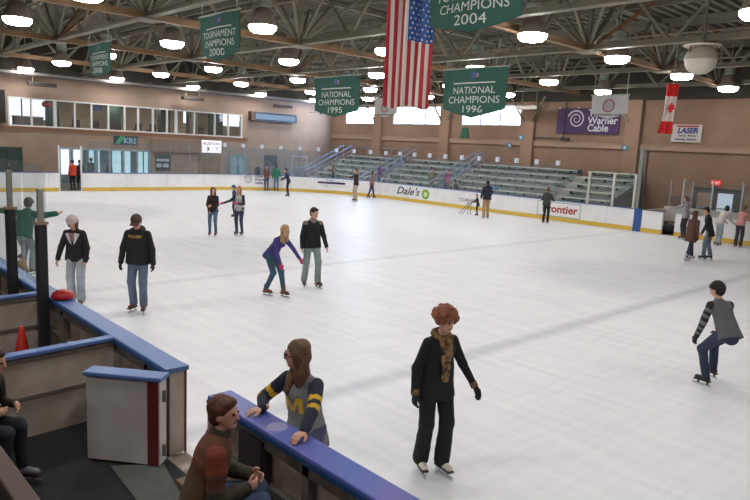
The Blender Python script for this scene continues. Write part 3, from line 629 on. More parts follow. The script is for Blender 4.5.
# ------------------------------------------------------------------ banners
bgreen = mat('banner_green', (44, 92, 80), .75, var=.1, scale=1.2); letw = mat('banner_letters', (205, 212, 205), .7)
def banner(x0, x1, y, zt, hs, hm, lines, label, M=bgreen, hang=None, seal=None, tilt=0):
    wd = x1-x0; t = empty('championship_banner', ((x0+x1)/2, y, zt), label, 'banner', 'banners hung from the roof')
    v = []; f = []; nx, nz = 16, 10
    def wob(u, w_): return .05*math.sin(u*7+w_*2)*(.3+w_)
    for side in (0, 1):
        for i in range(nz+1):
            for j in range(nx+1):
                u = j/nx; w_ = i/nz; hh = hs+(hm-hs)*(1-abs(2*u-1)); v.append(((u-.5)*wd, wob(u, w_)+side*.02, -w_*hh))
    K = (nx+1)*(nz+1)
    for i in range(nz):
        for j in range(nx):
            a = i*(nx+1)+j; f.append((a+nx+1, a+nx+2, a+1, a)); f.append((K+a, K+a+1, K+a+nx+2, K+a+nx+1))
    build('cloth', MB().add(v, f), M, t, False, True)
    build('top_bar', MB().tube([(-wd/2-.04, .01, 0), (wd/2+.04, .01, 0)], .03, 8), mat('banner_bar', (160, 165, 155), .5), t, False)
    def cd(geo, z, name, MM):
        g, ff = geo; vv = []
        for p in g:
            u = p[0]/wd+.5; zz = z+p[1]; w_ = min(1, max(0, -zz/hs)); vv.append((p[0], wob(u, w_)-.016, zz))
        build(name, MB().add(vv, ff), MM, t, False)
    if lines:
        for (tx, sz, zz, wf) in lines: cd(text_geo(tx, sz*hm, width=wf*wd), -zz*hm, 'lettering', letw)
        cd(strip2(-.33*wd, 0, .33*wd, .015*wd), -.31*hm, 'stripe', letw)
        cd(disc2((-.0, 0), 0, .045*wd), -.14*hm, 'emblem', mat('emblem_grey', (70, 92, 150), .7)); cd(quad2(0, -.03*wd, .08*wd, .02*wd), -.14*hm, 'emblem', mat('emblem_pink', (160, 130, 125), .7))
    if seal:
        cd(disc2((0, 0), .13*wd, .17*wd), -.27*wd, 'seal_ring', mat('seal_red', (150, 90, 92), .7)); cd(disc2((0, 0), 0, .1*wd), -.27*wd, 'seal', mat('seal_grey', (160, 160, 165), .7))
        cd(strip2(-.4*wd, 0, .4*wd, .04*wd), -.52*wd, 'lettering', mat('seal_ink', (120, 116, 122), .7))
        cd(text_geo('1996', .1*wd), -.66*wd, 'lettering', MC['seal_ink'])
    for sx_ in (-1, 1): build('cord', MB().tube([(sx_*wd*.45, .01, 0), (sx_*wd*.45, .01, (hang or 6.75)-zt)], .012, 5), MC['banner_bar'], t, False)
    return t
NC = lambda yr: [('NATIONAL', .2, .51, .66), ('CHAMPIONS', .2, .70, .80), (yr, .2, .89, .29)]
TC = lambda yr: [('TOURNAMENT', .2, .50, .84), ('CHAMPIONS', .2, .69, .74), (yr, .22, .89, .32)]
banner(20.27, 22.25, 6.2, 6.4, .98, 1.2, TC('2000'), 'green banner reading TOURNAMENT CHAMPIONS 2000')
banner(12.0, 13.96, 6.2, 6.3, .98, 1.15, TC('2008'), 'small-looking green banner at far left reading CHAMPIONS 2008')
banner(28.68, 30.66, 6.2, 6.3, .94, 1.12, TC('2004'), 'green banner cut off by the top of the picture, reading 2004')
banner(19.0, 22.1, 17.66, 6.38, 1.55, 1.9, NC('1996'), 'largest green banner, reading NATIONAL CHAMPIONS 1996')
banner(10.5, 13.85, 17.66, 6.42, 1.6, 1.92, NC('1995'), 'green banner left of the striped flag reading NATIONAL CHAMPIONS 1995')
offw = mat('banner_white', (182, 182, 178), .7, var=.06)
banner(8.5, 10.35, 23.6, 5.95, .85, 1.08, None, 'white pointed banner with a red seal below the striped flag', offw, seal=1)
banner(22.27, 23.9, 23.6, 5.82, .75, 1.0, None, 'white pointed banner with a red seal in front of the purple banner', offw, seal=1)
# ceiling flags
def flag_us():
    c = np.array([28.12, 6.32, 5.96]); t = empty('american_flag', tuple(c), 'long American flag hanging with vertical stripes from the roof', 'flag', 'flags hung from the roof')
    d = np.array([.80, .6, -.0]); d /= np.linalg.norm(d); nrm = np.array([d[1], -d[0], 0]); wd = .90; ht = 2.0; nx, nz = 52, 30
    v = []; f = []; mi = []
    def pos(u, w_):
        return d*((u-.5)*wd*(1-.04*w_)) + nrm*(.06*math.sin(u*17+w_*1.8)+.035*math.sin(u*33+1+w_)) + np.array([0, 0, -w_*ht - .03*math.sin(u*9) - .12*(u-.0)*w_*0])
    for i in range(nz+1):
        for j in range(nx+1): v.append(pos(j/nx, i/nz))
    for i in range(nz):
        for j in range(nx):
            a = i*(nx+1)+j; f.append((a+nx+1, a+nx+2, a+1, a)); u = (j+.5)/nx; w_ = (i+.5)/nz
            mi.append(2 if (u > 6/13 and w_ < .40) else (0 if int(u*13) % 2 == 0 else 1))
    mb = MB(); mb.v = [tuple(p) for p in v]; mb.f = [list(q) for q in f]; mb.m = mi
    o = build('cloth', mb, [mat('flag_red', (176, 44, 54), .8), mat('flag_white', (228, 218, 210), .8), mat('flag_blue', (50, 92, 158), .8)], t, False, True)
    so = o.modifiers.new('s', 'SOLIDIFY'); so.thickness = .006
    for side in (0,):
        for r in range(9):
            for q in range(5 if r % 2 else 6):
                u = 6/13 + (7/13)*((q+.5+(.5 if r % 2 else 0))/6); w_ = .40*(r+.5)/9; p = pos(u, w_); e1 = pos(u+.01, w_)-p; e1 /= np.linalg.norm(e1); n_ = np.cross(e1, (0, 0, 1.))
                sv = [p+n_*.012]; 
                for k in range(10):
                    rr = .03 if k % 2 == 0 else .012; a = PI/2+k*PI/5; sv.append(p+n_*.012+e1*rr*math.cos(a)+np.array([0, 0, 1])*rr*math.sin(a))
                build('star', MB().add(sv, [(0, 1+k, 1+(k+1) % 10) for k in range(10)]), MC['flag_white'], t, False)
    build('pole', MB().tube([tuple(-d*wd*.56+np.array([0,0,.03])), tuple(d*wd*.56+np.array([0,0,.03]))], .03, 8), mat('flag_pole', (132, 92, 58), .5), t, False)
    for s_ in (-.5, .5): build('cord', MB().tube([tuple(d*wd*s_), tuple(d*wd*s_+np.array([0, 0, .78]))], .01, 5), MC['banner_bar'], t, False)
flag_us()
def flag_ca():
    c = np.array([28.22, 17.7, 5.52]); t = empty('canadian_flag', tuple(c), 'red and white maple leaf flag hanging in folds at right', 'flag', 'flags hung from the roof')
    d = np.array([.68, .73, 0]); nrm = np.array([d[1], -d[0], 0]); v = []; f = []; mi = []; nx, nz = 14, 24; ht = 1.5
    def wdt(w_): return .36-.08*w_ if w_ < .6 else (.31 + (w_-.6)*.4)
    def pos(u, w_): return d*((u-.5)*wdt(w_) - .1*w_) + nrm*(.07*math.sin(u*13+w_*2)) + np.array([0, 0, -w_*ht])
    for i in range(nz+1):
        for j in range(nx+1): v.append(tuple(pos(j/nx, i/nz)))
    for i in range(nz):
        for j in range(nx):
            a = i*(nx+1)+j; f.append([a+nx+1, a+nx+2, a+1, a]); w_ = (i+.5)/nz; mi.append(1 if .27 < w_ < .76 else 0)
    mb = MB(); mb.v = v; mb.f = f; mb.m = mi; o = build('cloth', mb, [mat('flag_red_bright', (212, 42, 42), .8), MC['flag_white']], t, False, True)
    so = o.modifiers.new('s', 'SOLIDIFY'); so.thickness = .006
    leaf = [(0, .2), (.04, .1), (.1, .12), (.08, .04), (.13, 0), (.05, -.06), (.06, -.12), (.01, -.1), (0, -.2), (-.01, -.1), (-.06, -.12), (-.05, -.06), (-.13, 0), (-.08, .04), (-.1, .12), (-.04, .1)]
    sv = []
    for (a, b) in [(0, 0)]+leaf: p = pos(.5, .5-b/ht)+d*a*1.0; sv.append(tuple(p+nrm*.1))
    build('maple_leaf', MB().add(sv, [(0, 1+(k+1) % 16, 1+k) for k in range(16)]), MC['flag_red_bright'], t, False)
    build('cord', MB().tube([(0, 0, 0), (0, 0, 1.23)], .01, 5), MC['banner_bar'], t, False)
flag_ca()

# ------------------------------------------------------------------ near boards (players' bench side)
ib = mat('inner_board', (180, 168, 158), .7, rgb2=(146, 126, 108), scale=2.2, bump=.2); ib2 = mat('inner_board_pale', (196, 186, 174), .65, rgb2=(164, 148, 130), scale=1.6)
ncap = mat('near_blue_cap', (74, 116, 172), .4, rgb2=(92, 120, 178), scale=1.8); capred = mat('dark_red_trim', (104, 32, 34), .5)
frm = mat('board_frame_steel', (112, 104, 96), .6, var=.2)
def near_board(x0, x1, label, cap=ncap, end=None, studs=1.2, lift=0):
    t = empty('players_bench_board', ((x0+x1)/2, -.1, 0), label, 'rink board', 'boards along the players bench')
    build('ice_panel', MB().box((x0, -.06, 0), (x1, 0, 1.08)), white_b, t); build('inner_panel', MB().box((x0, -.09, .28), (x1, -.07, 1.08)), ib, t)
    build('cap_rail', MB().box((x0-.01, -.2, 1.08), (x1+.01, .02, 1.12)), cap, t, bevel=.012)
    build('cap_lip', MB().box((x0-.01, -.205, 1.055), (x1+.01, -.195, 1.085)), mat('cap_edge_blue', (30, 70, 120), .4), t)
    x = x0+.05
    while x < x1: build('stud', MB().box((x, -.17, .28), (x+.07, -.09, 1.08)), frm, t); x += studs
    build('stringer', MB().box((x0, -.17, .95), (x1, -.09, 1.02)), frm, t); build('stringer', MB().box((x0, -.15, .6), (x1, -.09, .66)), frm, t)
    build('kick_plate', MB().box((x0, 0, .0), (x1, .015, .2)), yel, t)
    return t
nb1 = near_board(-2, 26.3, 'blue-capped near boards running off left to the far corner')
nb2 = near_board(26.33, 31.62, 'near boards left of the gate, where the two divider walls meet')
build('end_panel', MB().box((31.62, -.19, .28), (31.7, .0, 1.08)), ib2, nb2); build('end_trim', MB().box((31.7, -.012, .2), (31.71, .004, 1.08)), capred, nb2)
build('hinge_strip', MB().box((31.70, -.185, .28), (31.715, -.165, 1.08)), mat('hinge_dark', (60, 54, 48), .6), nb2)
build('cap_end', MB().box((31.62, -.2, 1.08), (31.72, .02, 1.12)), ncap, nb2)
cap_p = mat('purple_blue_cap', (38, 96, 180), .4, rgb2=(104, 104, 176), scale=1.3)
nb3 = near_board(32.47, 40, 'near boards right of the gate with a purple-blue cap', cap_p)
build('end_panel', MB().box((32.45, -.19, .28), (32.47, .0, 1.08)), ib2, nb3)
build('door_latch', MB().box((32.95, -.2, .45), (33.25, -.1, 1.0)), mat('dark_recess', (48, 46, 46), .7), nb3)
build('cap_patch', MB().lathe((33.3, -.09, 1.121), [(0, .001), (.075, .001), (.08, 0)], 14), mat('pale_patch', (150, 150, 196), .5), nb3)
mb = MB().box((31.7, -.2, 0), (32.47, 0.0, .27)); tag(build('gate_threshold', mb, mat('scuffed_plastic', (168, 158, 146), .6, rgb2=(120, 106, 92), scale=6)), 'scuffed threshold under the open gate', 'threshold')
# swung-open gate
t = empty('rink_gate', (31.7, -.2, .3), 'open white gate with blue cap swung into the players bench', 'gate')
a = np.array([31.86, -.32]); b = np.array([31.35, -.75]); d = (b-a)/np.linalg.norm(b-a); nn = np.array([-d[1], d[0]]) ; Lg = .68
nn = nn if nn[1] > 0 else -nn
cx = (a+b)/2+nn*.06; b2 = a + d*Lg; cx = (a+b2)/2+nn*.05
ax = ((d[0], d[1], 0), (nn[0], nn[1], 0), (0, 0, 1))
build('panel', MB().obox((cx[0], cx[1], .69), ax, (Lg/2, .07, .39)), mat('gate_white', (196, 190, 188), .5, rgb2=(184, 176, 172), scale=3), t, bevel=.008)
build('cap_rail', MB().obox((cx[0], cx[1], 1.10), ax, (Lg/2+.02, .09, .02)), ncap, t, bevel=.01)
e = a+d*.06; build('red_trim', MB().obox((e[0]-nn[0]*.023+.0, e[1]-nn[1]*.023, .69), ax, (.05, .003, .39)), capred, t)
build('latch', MB().obox((b2[0]+nn[0]*.03, b2[1]+nn[1]*.03, .8), ax, (.02, .03, .06)), frm, t)
for z in (.45, .95): build('hinge', MB().tube([(a[0]+.03, a[1]+.02, z-.05), (a[0]+.03, a[1]+.02, z+.05)], .018, 8), frm, t)
# dividers
def divider(p, q, label, brace=True):
    p = np.array(p, float); q = np.array(q, float); d = (q-p)/np.linalg.norm(q-p); n = np.array([-d[1], d[0]]); L_ = np.linalg.norm(q-p); c = (p+q)/2
    ax = ((d[0], d[1], 0), (n[0], n[1], 0), (0, 0, 1)); t = empty('bench_divider', (c[0], c[1], .28), label, 'divider wall', 'divider walls of the players bench')
    build('panel', MB().obox((c[0], c[1], .68), ax, (L_/2, .035, .4)), ib2, t); build('cap_rail', MB().obox((c[0], c[1], 1.1), ax, (L_/2, .06, .02)), ncap, t, bevel=.008)
    for s_ in (-1, 1):
        build('rail', MB().obox((c[0]+n[0]*.045*s_, c[1]+n[1]*.045*s_, .68), ax, (L_/2, .012, .018)), frm, t)
        build('rail', MB().obox((c[0]+n[0]*.04*s_, c[1]+n[1]*.04*s_, 1.05), ax, (L_/2, .01, .02)), frm, t)
divider((30.46, -.2), (30.57, -1.7), 'divider wall with scuffed lower panel beside the open gate')
divider((28.08, -.2), (28.22, -1.7), 'farther divider wall behind the black padded post')
# padded posts and near glass
pad = mat('black_pad', (38, 38, 40), .7, bump=.3, scale=4)
for (x, zt, zp, zb, lab) in ((27.1, 2.63, 2.1, .28, 'black-padded glass post at the far left edge'), (28.44, 2.48, 2.05, .28, 'black-padded glass post in front of the person in green')):
    t = empty('glass_support_post', (x, -.27, zb), lab, 'post', 'padded posts on the near boards')
    build('post', MB().box((x-.035, -.3, zb), (x+.035, -.24, zt)), mat('post_metal', (150, 148, 140), .45, metal=.2), t)
    build('padding', MB().box((x-.065, -.33, zb+.02), (x+.065, -.21, zp)), pad, t, bevel=.02)
    build('collar', MB().box((x-.075, -.34, zp), (x+.075, -.2, zp+.03)), mat('collar_tan', (150, 130, 108), .5), t)
t = empty('rink_glass', (27, -.1, 1.12), 'near glass screen left of the padded posts', 'glass screen')
for (a_, b_) in ((22.2, 24.6), (24.65, 27.05), (27.15, 28.1)): build('pane', MB().box((a_, -.12, 1.13), (b_, -.105, 2.75)), glassmat('near_glass', (.90, .93, .93), .05, .07, (.6, .66, .66)), t)
# orange cone and things on the floor
t = empty('traffic_cone', (28.42, -.52, .28), 'bright red-orange cone standing between the divider walls', 'cone')
cx_, cy_ = 28.42, -.52
build('cone', MB().lathe((cx_, cy_, .28), [(.11, .02), (.03, .49), (.022, .505), (0, .51)], 16), mat('cone_orange', (205, 48, 40), .5), t, smooth=True); build('base', MB().box((cx_-.14, cy_-.14, .28), (cx_+.14, cy_+.14, .305)), MC['cone_orange'], t, bevel=.01)
t = empty('cushion', (28.95, -.02, 1.12), 'red rounded cushion lying on the blue cap behind the padded post', 'cushion')
o = build('shell', MB().lathe((28.62, -.09, 1.125), [(0, .0), (.12, .0), (.145, .03), (.12, .08), (.06, .11), (0, .115)], 18), mat('shiny_red', (176, 30, 40), .35), t, smooth=True)
build('strap', MB().tube([(28.55, -.15, 1.2), (28.62, -.16, 1.235), (28.69, -.14, 1.2)], .01, 6), capred, t)
tag(build('floor_mat', MB().add([(31.60, -.66, .285), (32.35, -.72, .285), (32.5, -.42, .285), (31.83, -.28, .285), (31.60, -.66, .293), (32.35, -.72, .293), (32.5, -.42, .293), (31.83, -.28, .293)], [(0,3,2,1), (4,5,6,7), (0,1,5,4), (1,2,6,5), (2,3,7,6), (3,0,4,7)]), mat('mat_greygreen', (92, 98, 94), .8, var=.15)), 'grey-green rubber mat on the dark floor by the gate', 'mat')
# bench in front of the near boards, right section
t = empty('players_bench', (35, -.5, .28), 'scuffed tan wooden bench along the near boards', 'bench')
build('seat', MB().box((32.75, -.62, .60), (39, -.22, .65)), mat('bench_wood', (122, 98, 78), .6, rgb2=(96, 74, 58), scale=3, stretch=(.4, 4, 4)), t, bevel=.01)
for x in (32.95, 34.4, 35.9, 37.4): build('leg', MB().box((x-.03, -.55, .28), (x+.03, -.3, .6)), frm, t)
# low stand rail in the lower left with stone-grey step behind
t = empty('stand_rail', (32, -1.8, .28), 'brown wooden rail across the lower left corner', 'rail')
build('cap_rail', MB().box((29.0, -1.9, 1.25), (37, -1.79, 1.3)), mat('brown_rail', (78, 58, 48), .6, var=.2, scale=3), t, bevel=.01)
build('panel', MB().box((29.0, -1.89, .28), (37, -1.85, 1.25)), mat('dark_panel', (44, 38, 36), .7), t)
mb = MB().box((-.2, -3.4, 0), (62, -1.9, .62)).box((-.2, -14, 0), (62, -3.4, 1.0)); struct('floor_6', mb, mat('stand_grey', (84, 80, 76), .8, rgb2=(58, 54, 52), scale=5, bump=.4))

# ------------------------------------------------------------------ people
def nrm(v): v = np.array(v, float); return v/(np.linalg.norm(v)+1e-9)
class SDF:
    """smooth union of round cones (optionally flattened) and ellipsoids, meshed with surface nets"""
    def __init__(s, h): s.h = h; s.P = []
    def rc(s, a, b, ra, rb, m=0, flat=None, fax=None):
        s.P.append(('rc', np.array(a, float), np.array(b, float), ra, rb, m, flat, None if fax is None else nrm(fax))); return s
    def el(s, c, R, rad, m=0):
        s.P.append(('el', np.array(c, float), np.array(R, float), np.array(rad, float), None, m, None, None)); return s
    def mesh(s, k=.02, noise=0, nf=20.0, clip=None):
        h = s.h; los = []; his = []
        for p in s.P:
            if p[0] == 'rc': r = max(p[3], p[4]); los.append(np.minimum(p[1], p[2])-r); his.append(np.maximum(p[1], p[2])+r)
            else: r = p[3].max(); los.append(p[1]-r); his.append(p[1]+r)
        pad_ = k+noise+3*h; lo = np.min(los, 0)-pad_; hi = np.max(his, 0)+pad_
        n = np.ceil((hi-lo)/h).astype(int)+1; D = np.full(n, 9.0, np.float32); Mi = np.zeros(n, np.int8); Mb = np.full(n, 9.0, np.float32)
        for p, l, u in zip(s.P, los, his):
            i0 = np.maximum(0, np.floor((l-pad_-lo)/h).astype(int)); i1 = np.minimum(n, np.ceil((u+pad_-lo)/h).astype(int)+1)
            g = np.stack(np.meshgrid(*[lo[q]+h*np.arange(i0[q], i1[q]) for q in range(3)], indexing='ij'), -1).astype(np.float32)
            if p[0] == 'rc':
                a, b = p[1], p[2]; q = g-a; ba = b-a
                if p[6]:   # squeeze along fax
                    q = q + np.outer((q.reshape(-1, 3)@p[7])*(1/p[6]-1), p[7]).reshape(q.shape); ba = ba + p[7]*(ba@p[7])*(1/p[6]-1)
                t = np.clip((q@ba)/(ba@ba+1e-9), 0, 1); d = np.linalg.norm(q-t[..., None]*ba, axis=-1)-(p[3]+(p[4]-p[3])*t)
                if p[6]: d = d*(.5+.5*p[6])
            else:
                q = (g-p[1])@p[2].T; k0 = np.linalg.norm(q/p[3], axis=-1); k1 = np.linalg.norm(q/(p[3]**2), axis=-1)+1e-9; d = k0*(k0-1)/k1
            sl = tuple(slice(i0[q], i1[q]) for q in range(3)); A = D[sl]
            hh = np.clip(.5+.5*(A-d)/k, 0, 1); D[sl] = np.where(A > 8, d, A*(1-hh)+d*hh-k*hh*(1-hh))
            cl = d < Mb[sl]; Mb[sl] = np.where(cl, d, Mb[sl]); Mi[sl] = np.where(cl, p[5], Mi[sl])
        if noise:
            G = [lo[q]+h*np.arange(n[q]) for q in range(3)]; X, Y, Z = np.meshgrid(*G, indexing='ij')
            D = D + noise*(np.sin(X*nf+2*np.sin(Z*nf*.6))*np.sin(Y*nf*1.1+1.3)+.6*np.sin(Z*nf*1.7+Y*nf*.9)*np.sin(X*nf*1.9))
        if clip:
            G = [lo[q]+h*np.arange(n[q]) for q in range(3)]; X, Y, Z = np.meshgrid(*G, indexing='ij'); c0, cn = clip
            D = np.maximum(D, (X-c0[0])*cn[0]+(Y-c0[1])*cn[1]+(Z-c0[2])*cn[2])
        return nets(D, Mi, lo, h)
def nets(D, Mi, lo, h):
    s = D < 0; c = [s[i:D.shape[0]-1+i, j:D.shape[1]-1+j, k:D.shape[2]-1+k] for i in (0,1) for j in (0,1) for k in (0,1)]
    cnt = sum(x.astype(np.int8) for x in c); mix = (cnt > 0) & (cnt < 8); idx = np.full(mix.shape, -1, np.int64); I = np.argwhere(mix); idx[mix] = np.arange(len(I))
    acc = np.zeros((len(I), 3)); num = np.zeros(len(I)); offs = [(i, j, k) for i in (0,1) for j in (0,1) for k in (0,1)]
    val = {o: D[I[:,0]+o[0], I[:,1]+o[1], I[:,2]+o[2]] for o in offs}
    for a in offs:
        for ax in range(3):
            if a[ax]: continue
            b = list(a); b[ax] = 1; b = tuple(b); va, vb = val[a], val[b]; cr = (va < 0) != (vb < 0)
            t = np.where(cr, va/(va-vb+1e-12), 0); p = np.tile(np.array(a, float), (len(I), 1)); p[:, ax] += t; acc[cr] += p[cr]; num[cr] += 1
    V = lo+h*(I+acc/num[:, None]); vm = Mi[I[:,0], I[:,1], I[:,2]]; F = []; FM = []
    for ax in range(3):
        b, c_ = (ax+1) % 3, (ax+2) % 3; s1 = [slice(1, D.shape[q]-1) for q in range(3)]; s2 = list(s1); s1[ax] = slice(0, D.shape[ax]-1); s2[ax] = slice(1, D.shape[ax])
        A = s[tuple(s1)]; B = s[tuple(s2)]; E = np.argwhere(A != B)
        if not len(E): continue
        ins = A[E[:,0], E[:,1], E[:,2]]; E = E + np.array([0 if q == ax else 1 for q in range(3)])
        def id_(db, dc): e = E.copy(); e[:, b] -= db; e[:, c_] -= dc; return idx[e[:,0], e[:,1], e[:,2]]
        q = np.stack([id_(1,1), id_(0,1), id_(0,0), id_(1,0)], 1); q[~ins] = q[~ins][:, ::-1]; F.append(q)
    F = np.concatenate(F); F = F[(F >= 0).all(1)]; return V, F, vm[F[:, 0]]
class Geo:
    def __init__(s): s.V = []; s.F = []; s.M = []; s.n = 0
    def add(s, V, F, M=None):
        s.V.append(np.asarray(V, float)); s.F += [[int(i)+s.n for i in q] for q in F]; s.M += [int(x) for x in (M if M is not None else [0]*len(F))]; s.n += len(V); return s
    def make(s, name, mats, parent, smooth=True):
        return raw(name, np.concatenate(s.V), s.F, mats, parent, s.M, smooth)
SKIN = mat('skin', (206, 158, 134), .55); SKIN2 = mat('skin_tan', (186, 136, 110), .55); EYE = mat('eye_dark', (40, 30, 28), .3); LIP = mat('lips', (160, 84, 80), .5)
BLADE = mat('skate_blade', (200, 205, 210), .25, metal=.8)
def cloth(c, name=None, **k): return mat(name or 'cloth_%d_%d_%d' % tuple(c), c, .85, var=k.get('var', .14), scale=k.get('scale', 6), bump=.25, bscale=30, **({'rgb2': k['rgb2']} if 'rgb2' in k else {}))
def ik(a, b, l1, l2, hint):
    d = b-a; L_ = np.linalg.norm(d); L2 = min(L_, (l1+l2)*.995); u = d/(L_+1e-9); b = a+u*L2
    x = (l1*l1-l2*l2+L2*L2)/(2*L2); y = math.sqrt(max(0, l1*l1-x*x)); hp = hint-u*(hint@u); return a+u*x+nrm(hp)*y, b
def person(label, xy, heading, H, lean=4, side=0, hip=.985, feet=((.0, .0), (.0, .0)), fyaw=(0, 0), arms=None, head=(0, 0, 0), twist=0, lvl=2, z0=0.0,
           top=(40, 40, 44), sleeve=None, pants=(70, 84, 110), flare=0, shoe=(90, 60, 44), skates=True, hair=(70, 48, 34), hs='short', skin=SKIN, glove=None,
           hem=.0, hood=False, fat=1.0, fem=False, collar=None, extra=None, sit=None, hipoff=(0, 0), bring=0, puff=0, hat=None, group=None, topkw={}, armw=None, coat=0):
    """local frame: +x forward, +y left, +z up; lvl 0 near / 1 mid / 2 far picks the mesh resolution"""
    ch, sh_ = math.cos(math.radians(heading)), math.sin(math.radians(heading))
    wl = lambda q, o: (((q[0]-o[0])*ch+(q[1]-o[1])*sh_), (-(q[0]-o[0])*sh_+(q[1]-o[1])*ch), q[2]-o[2])
    if arms: arms = [dict(a, to=wl(a['w'], (xy[0], xy[1], z0)), dir=wl(a['wdir'], (0, 0, 0))) if isinstance(a, dict) and 'w' in a else a for a in arms]
    s = H/1.76; h = (.0095, .0145, .022)[lvl]
    root = empty('person', (xy[0], xy[1], z0), label, 'person', group, math.radians(heading))
    bl = .075*s if skates else 0.0
    ank = .085*s+bl; thigh = .43*s; shin = .425*s; hw = .088*s*(1.06 if fem else 1); shw = (.145 if fem else .168)*s
    # feet and legs
    F = []
    for i, sg in enumerate((1, -1)):
        f = feet[i]; F.append(np.array([f[0], sg*(.11*s)+f[1], ank+(f[2] if len(f) > 2 else 0)]))
    if sit is None: hz = ank+(thigh+shin)*hip; pel = np.array([(F[0][0]+F[1][0])/2+hipoff[0], (F[0][1]+F[1][1])/2+hipoff[1], hz])
    else: pel = np.array(sit, float)
    a_ = math.radians(lean); sd = math.radians(side); up = nrm((math.sin(a_), -math.sin(sd), math.cos(a_)))
    tw = math.radians(twist); lf = nrm(np.array([-math.sin(tw), math.cos(tw), 0])); lf = nrm(lf-up*(lf@up)); fw = np.cross(lf, up)
    pl_ = np.array([0, 1., 0]); waist = pel+up*.17*s; chest = pel+up*.36*s; neck = pel+up*.50*s
    Hp = [pel+pl_*hw*sg for sg in (1, -1)]; K = []; A = []
    for i in range(2):
        yw = math.radians(fyaw[i]); kn, an = ik(Hp[i], F[i], thigh, shin, np.array([math.cos(yw), math.sin(yw), .15])); K.append(kn); A.append(an)
    # head frame
    hy, hp_, hr = [math.radians(q) for q in head]
    hf = nrm(np.array([math.cos(tw+hy)*math.cos(hp_), math.sin(tw+hy)*math.cos(hp_), math.sin(hp_)])); hl = nrm(np.cross((0, 0, 1), hf)); hu = np.cross(hf, hl)
    hu = nrm(hu*math.cos(hr)+hl*math.sin(hr)); hl = np.cross(hu, hf)
    hc = neck+up*.075*s+hu*.105*s+hf*.025*s; RH = np.array([hf, hl, hu])
    # arms
    arms = arms or (((.05, .12, -1), (.2, .05, -1)), ((.05, .12, -1), (.2, .05, -1)))
    S = []; E_ = []; W_ = []; ual = .285*s; fal = .25*s
    for i, sg in enumerate((1, -1)):
        sh = neck-up*.062*s+lf*shw*sg; S.append(sh); ar = arms[i]
        if isinstance(ar, dict):
            tgt = np.array(ar['to'], float); el, wr = ik(sh, tgt, ual, fal, np.array(ar.get('hint', (-.3, .5*sg, -1)), float))
        else:
            def dv(v): return nrm(fw*v[0]+lf*v[1]*sg+np.array([0, 0, 1.])*v[2])
            el = sh+dv(ar[0])*ual; wr = el+dv(ar[1])*fal
        E_.append(el); W_.append(wr)
    fl = .62
    # ---- body: one continuous skin surface
    B = SDF(h)
    B.rc(pel+up*.02*s, waist, .125*s, .105*s, 0, fl, fw).rc(waist, chest, .105*s, .125*s, 0, fl, fw).rc(chest, neck-up*.06*s, .125*s, .09*s, 0, fl, fw)
    B.rc(neck-up*.06*s, hc-hu*.03*s, .056*s, .05*s)
    B.el(hc+hu*.022*s-hf*.008*s, RH, (.095*s, .076*s, .098*s)).el(hc-hu*.045*s+hf*.022*s, RH, (.062*s, .055*s, .068*s))
    B.rc(hc+hf*.088*s+hu*.012*s, hc+hf*.101*s-hu*.026*s, .009*s, .013*s).el(hc-hu*.085*s+hf*.062*s, RH, (.02*s, .024*s, .018*s))
    for sg in (1, -1): B.el(hc+hl*sg*.078*s-hu*.01*s-hf*.005*s, RH, (.02*s, .01*s, .032*s))
    for i in range(2):
        B.rc(S[i], E_[i], .046*s, .037*s).rc(E_[i], W_[i], .037*s, .026*s).rc(chest+up*.06*s, S[i], .06*s, .05*s)
        B.rc(Hp[i], K[i], .078*s, .052*s).rc(K[i], A[i], .05*s, .034*s)
    bg = Geo().add(*B.mesh(.022*s))
    # ---- hands
    hands = []
    for i, sg in enumerate((1, -1)):
        dr = nrm(W_[i]-E_[i]); ar = arms[i]
        if isinstance(ar, dict) and 'dir' in ar: dr = nrm(ar['dir'])
        pn = np.array(ar['palm'], float) if isinstance(ar, dict) and 'palm' in ar else -lf*sg
        pn = nrm(pn-dr*(pn@dr)); ac = np.cross(pn, dr)*sg     # across the palm, thumb on its + side
        if ac@(fw+np.array([0, 0, .6])) < 0: ac = -ac
        curl = ar.get('curl', .45) if isinstance(ar, dict) else .45
        G = SDF((.005, .0095, .016)[lvl]); w0 = W_[i]; pc = w0+dr*.045*s; g_ = .006*s if glove else 0
        G.rc(w0-dr*.03*s, w0+dr*.01*s, .026*s+g_, .024*s+g_).rc(w0+dr*.015*s, w0+dr*.075*s, .028*s+g_, .036*s+g_, 0, .5, pn)
        if lvl < 2:
            for q, (o_, ln) in enumerate(((.028, .07), (.010, .078), (-.009, .072), (-.027, .056))):
                b0 = w0+dr*.08*s+ac*o_*s; r_ = .0088*s+g_*.7; c1 = curl*(1+.12*q); d1 = nrm(dr*math.cos(c1*.6)+pn*math.sin(c1*.6)); d2 = nrm(dr*math.cos(c1*1.7)+pn*math.sin(c1*1.7))
                G.rc(b0-dr*.02*s, b0+d1*ln*.5*s, r_*1.1, r_).rc(b0+d1*ln*.5*s, b0+d1*ln*.5*s+d2*ln*.5*s, r_, r_*.85)
        else: G.rc(w0+dr*.08*s, w0+dr*.11*s+pn*.03*s, .034*s, .026*s, 0, .5, pn)
        t0 = w0+dr*.03*s+ac*.026*s; t1 = t0+nrm(dr*.6+ac*.75+pn*.25)*.045*s; G.rc(t0, t1, .014*s+g_*.7, .0105*s+g_*.7).rc(t1, t1+nrm(dr*.9+ac*.2+pn*.35)*.032*s, .0105*s+g_*.7, .009*s+g_*.7)
        V_, F_, M_ = G.mesh(.007*s)
        if glove: hands.append((V_, F_, M_))
        else: bg.add(V_, F_, M_)
    body = bg.make('body', [skin], root)
    if glove:
        for V_, F_, M_ in hands: Geo().add(V_, F_, M_).make('glove', [cloth(glove)], root)
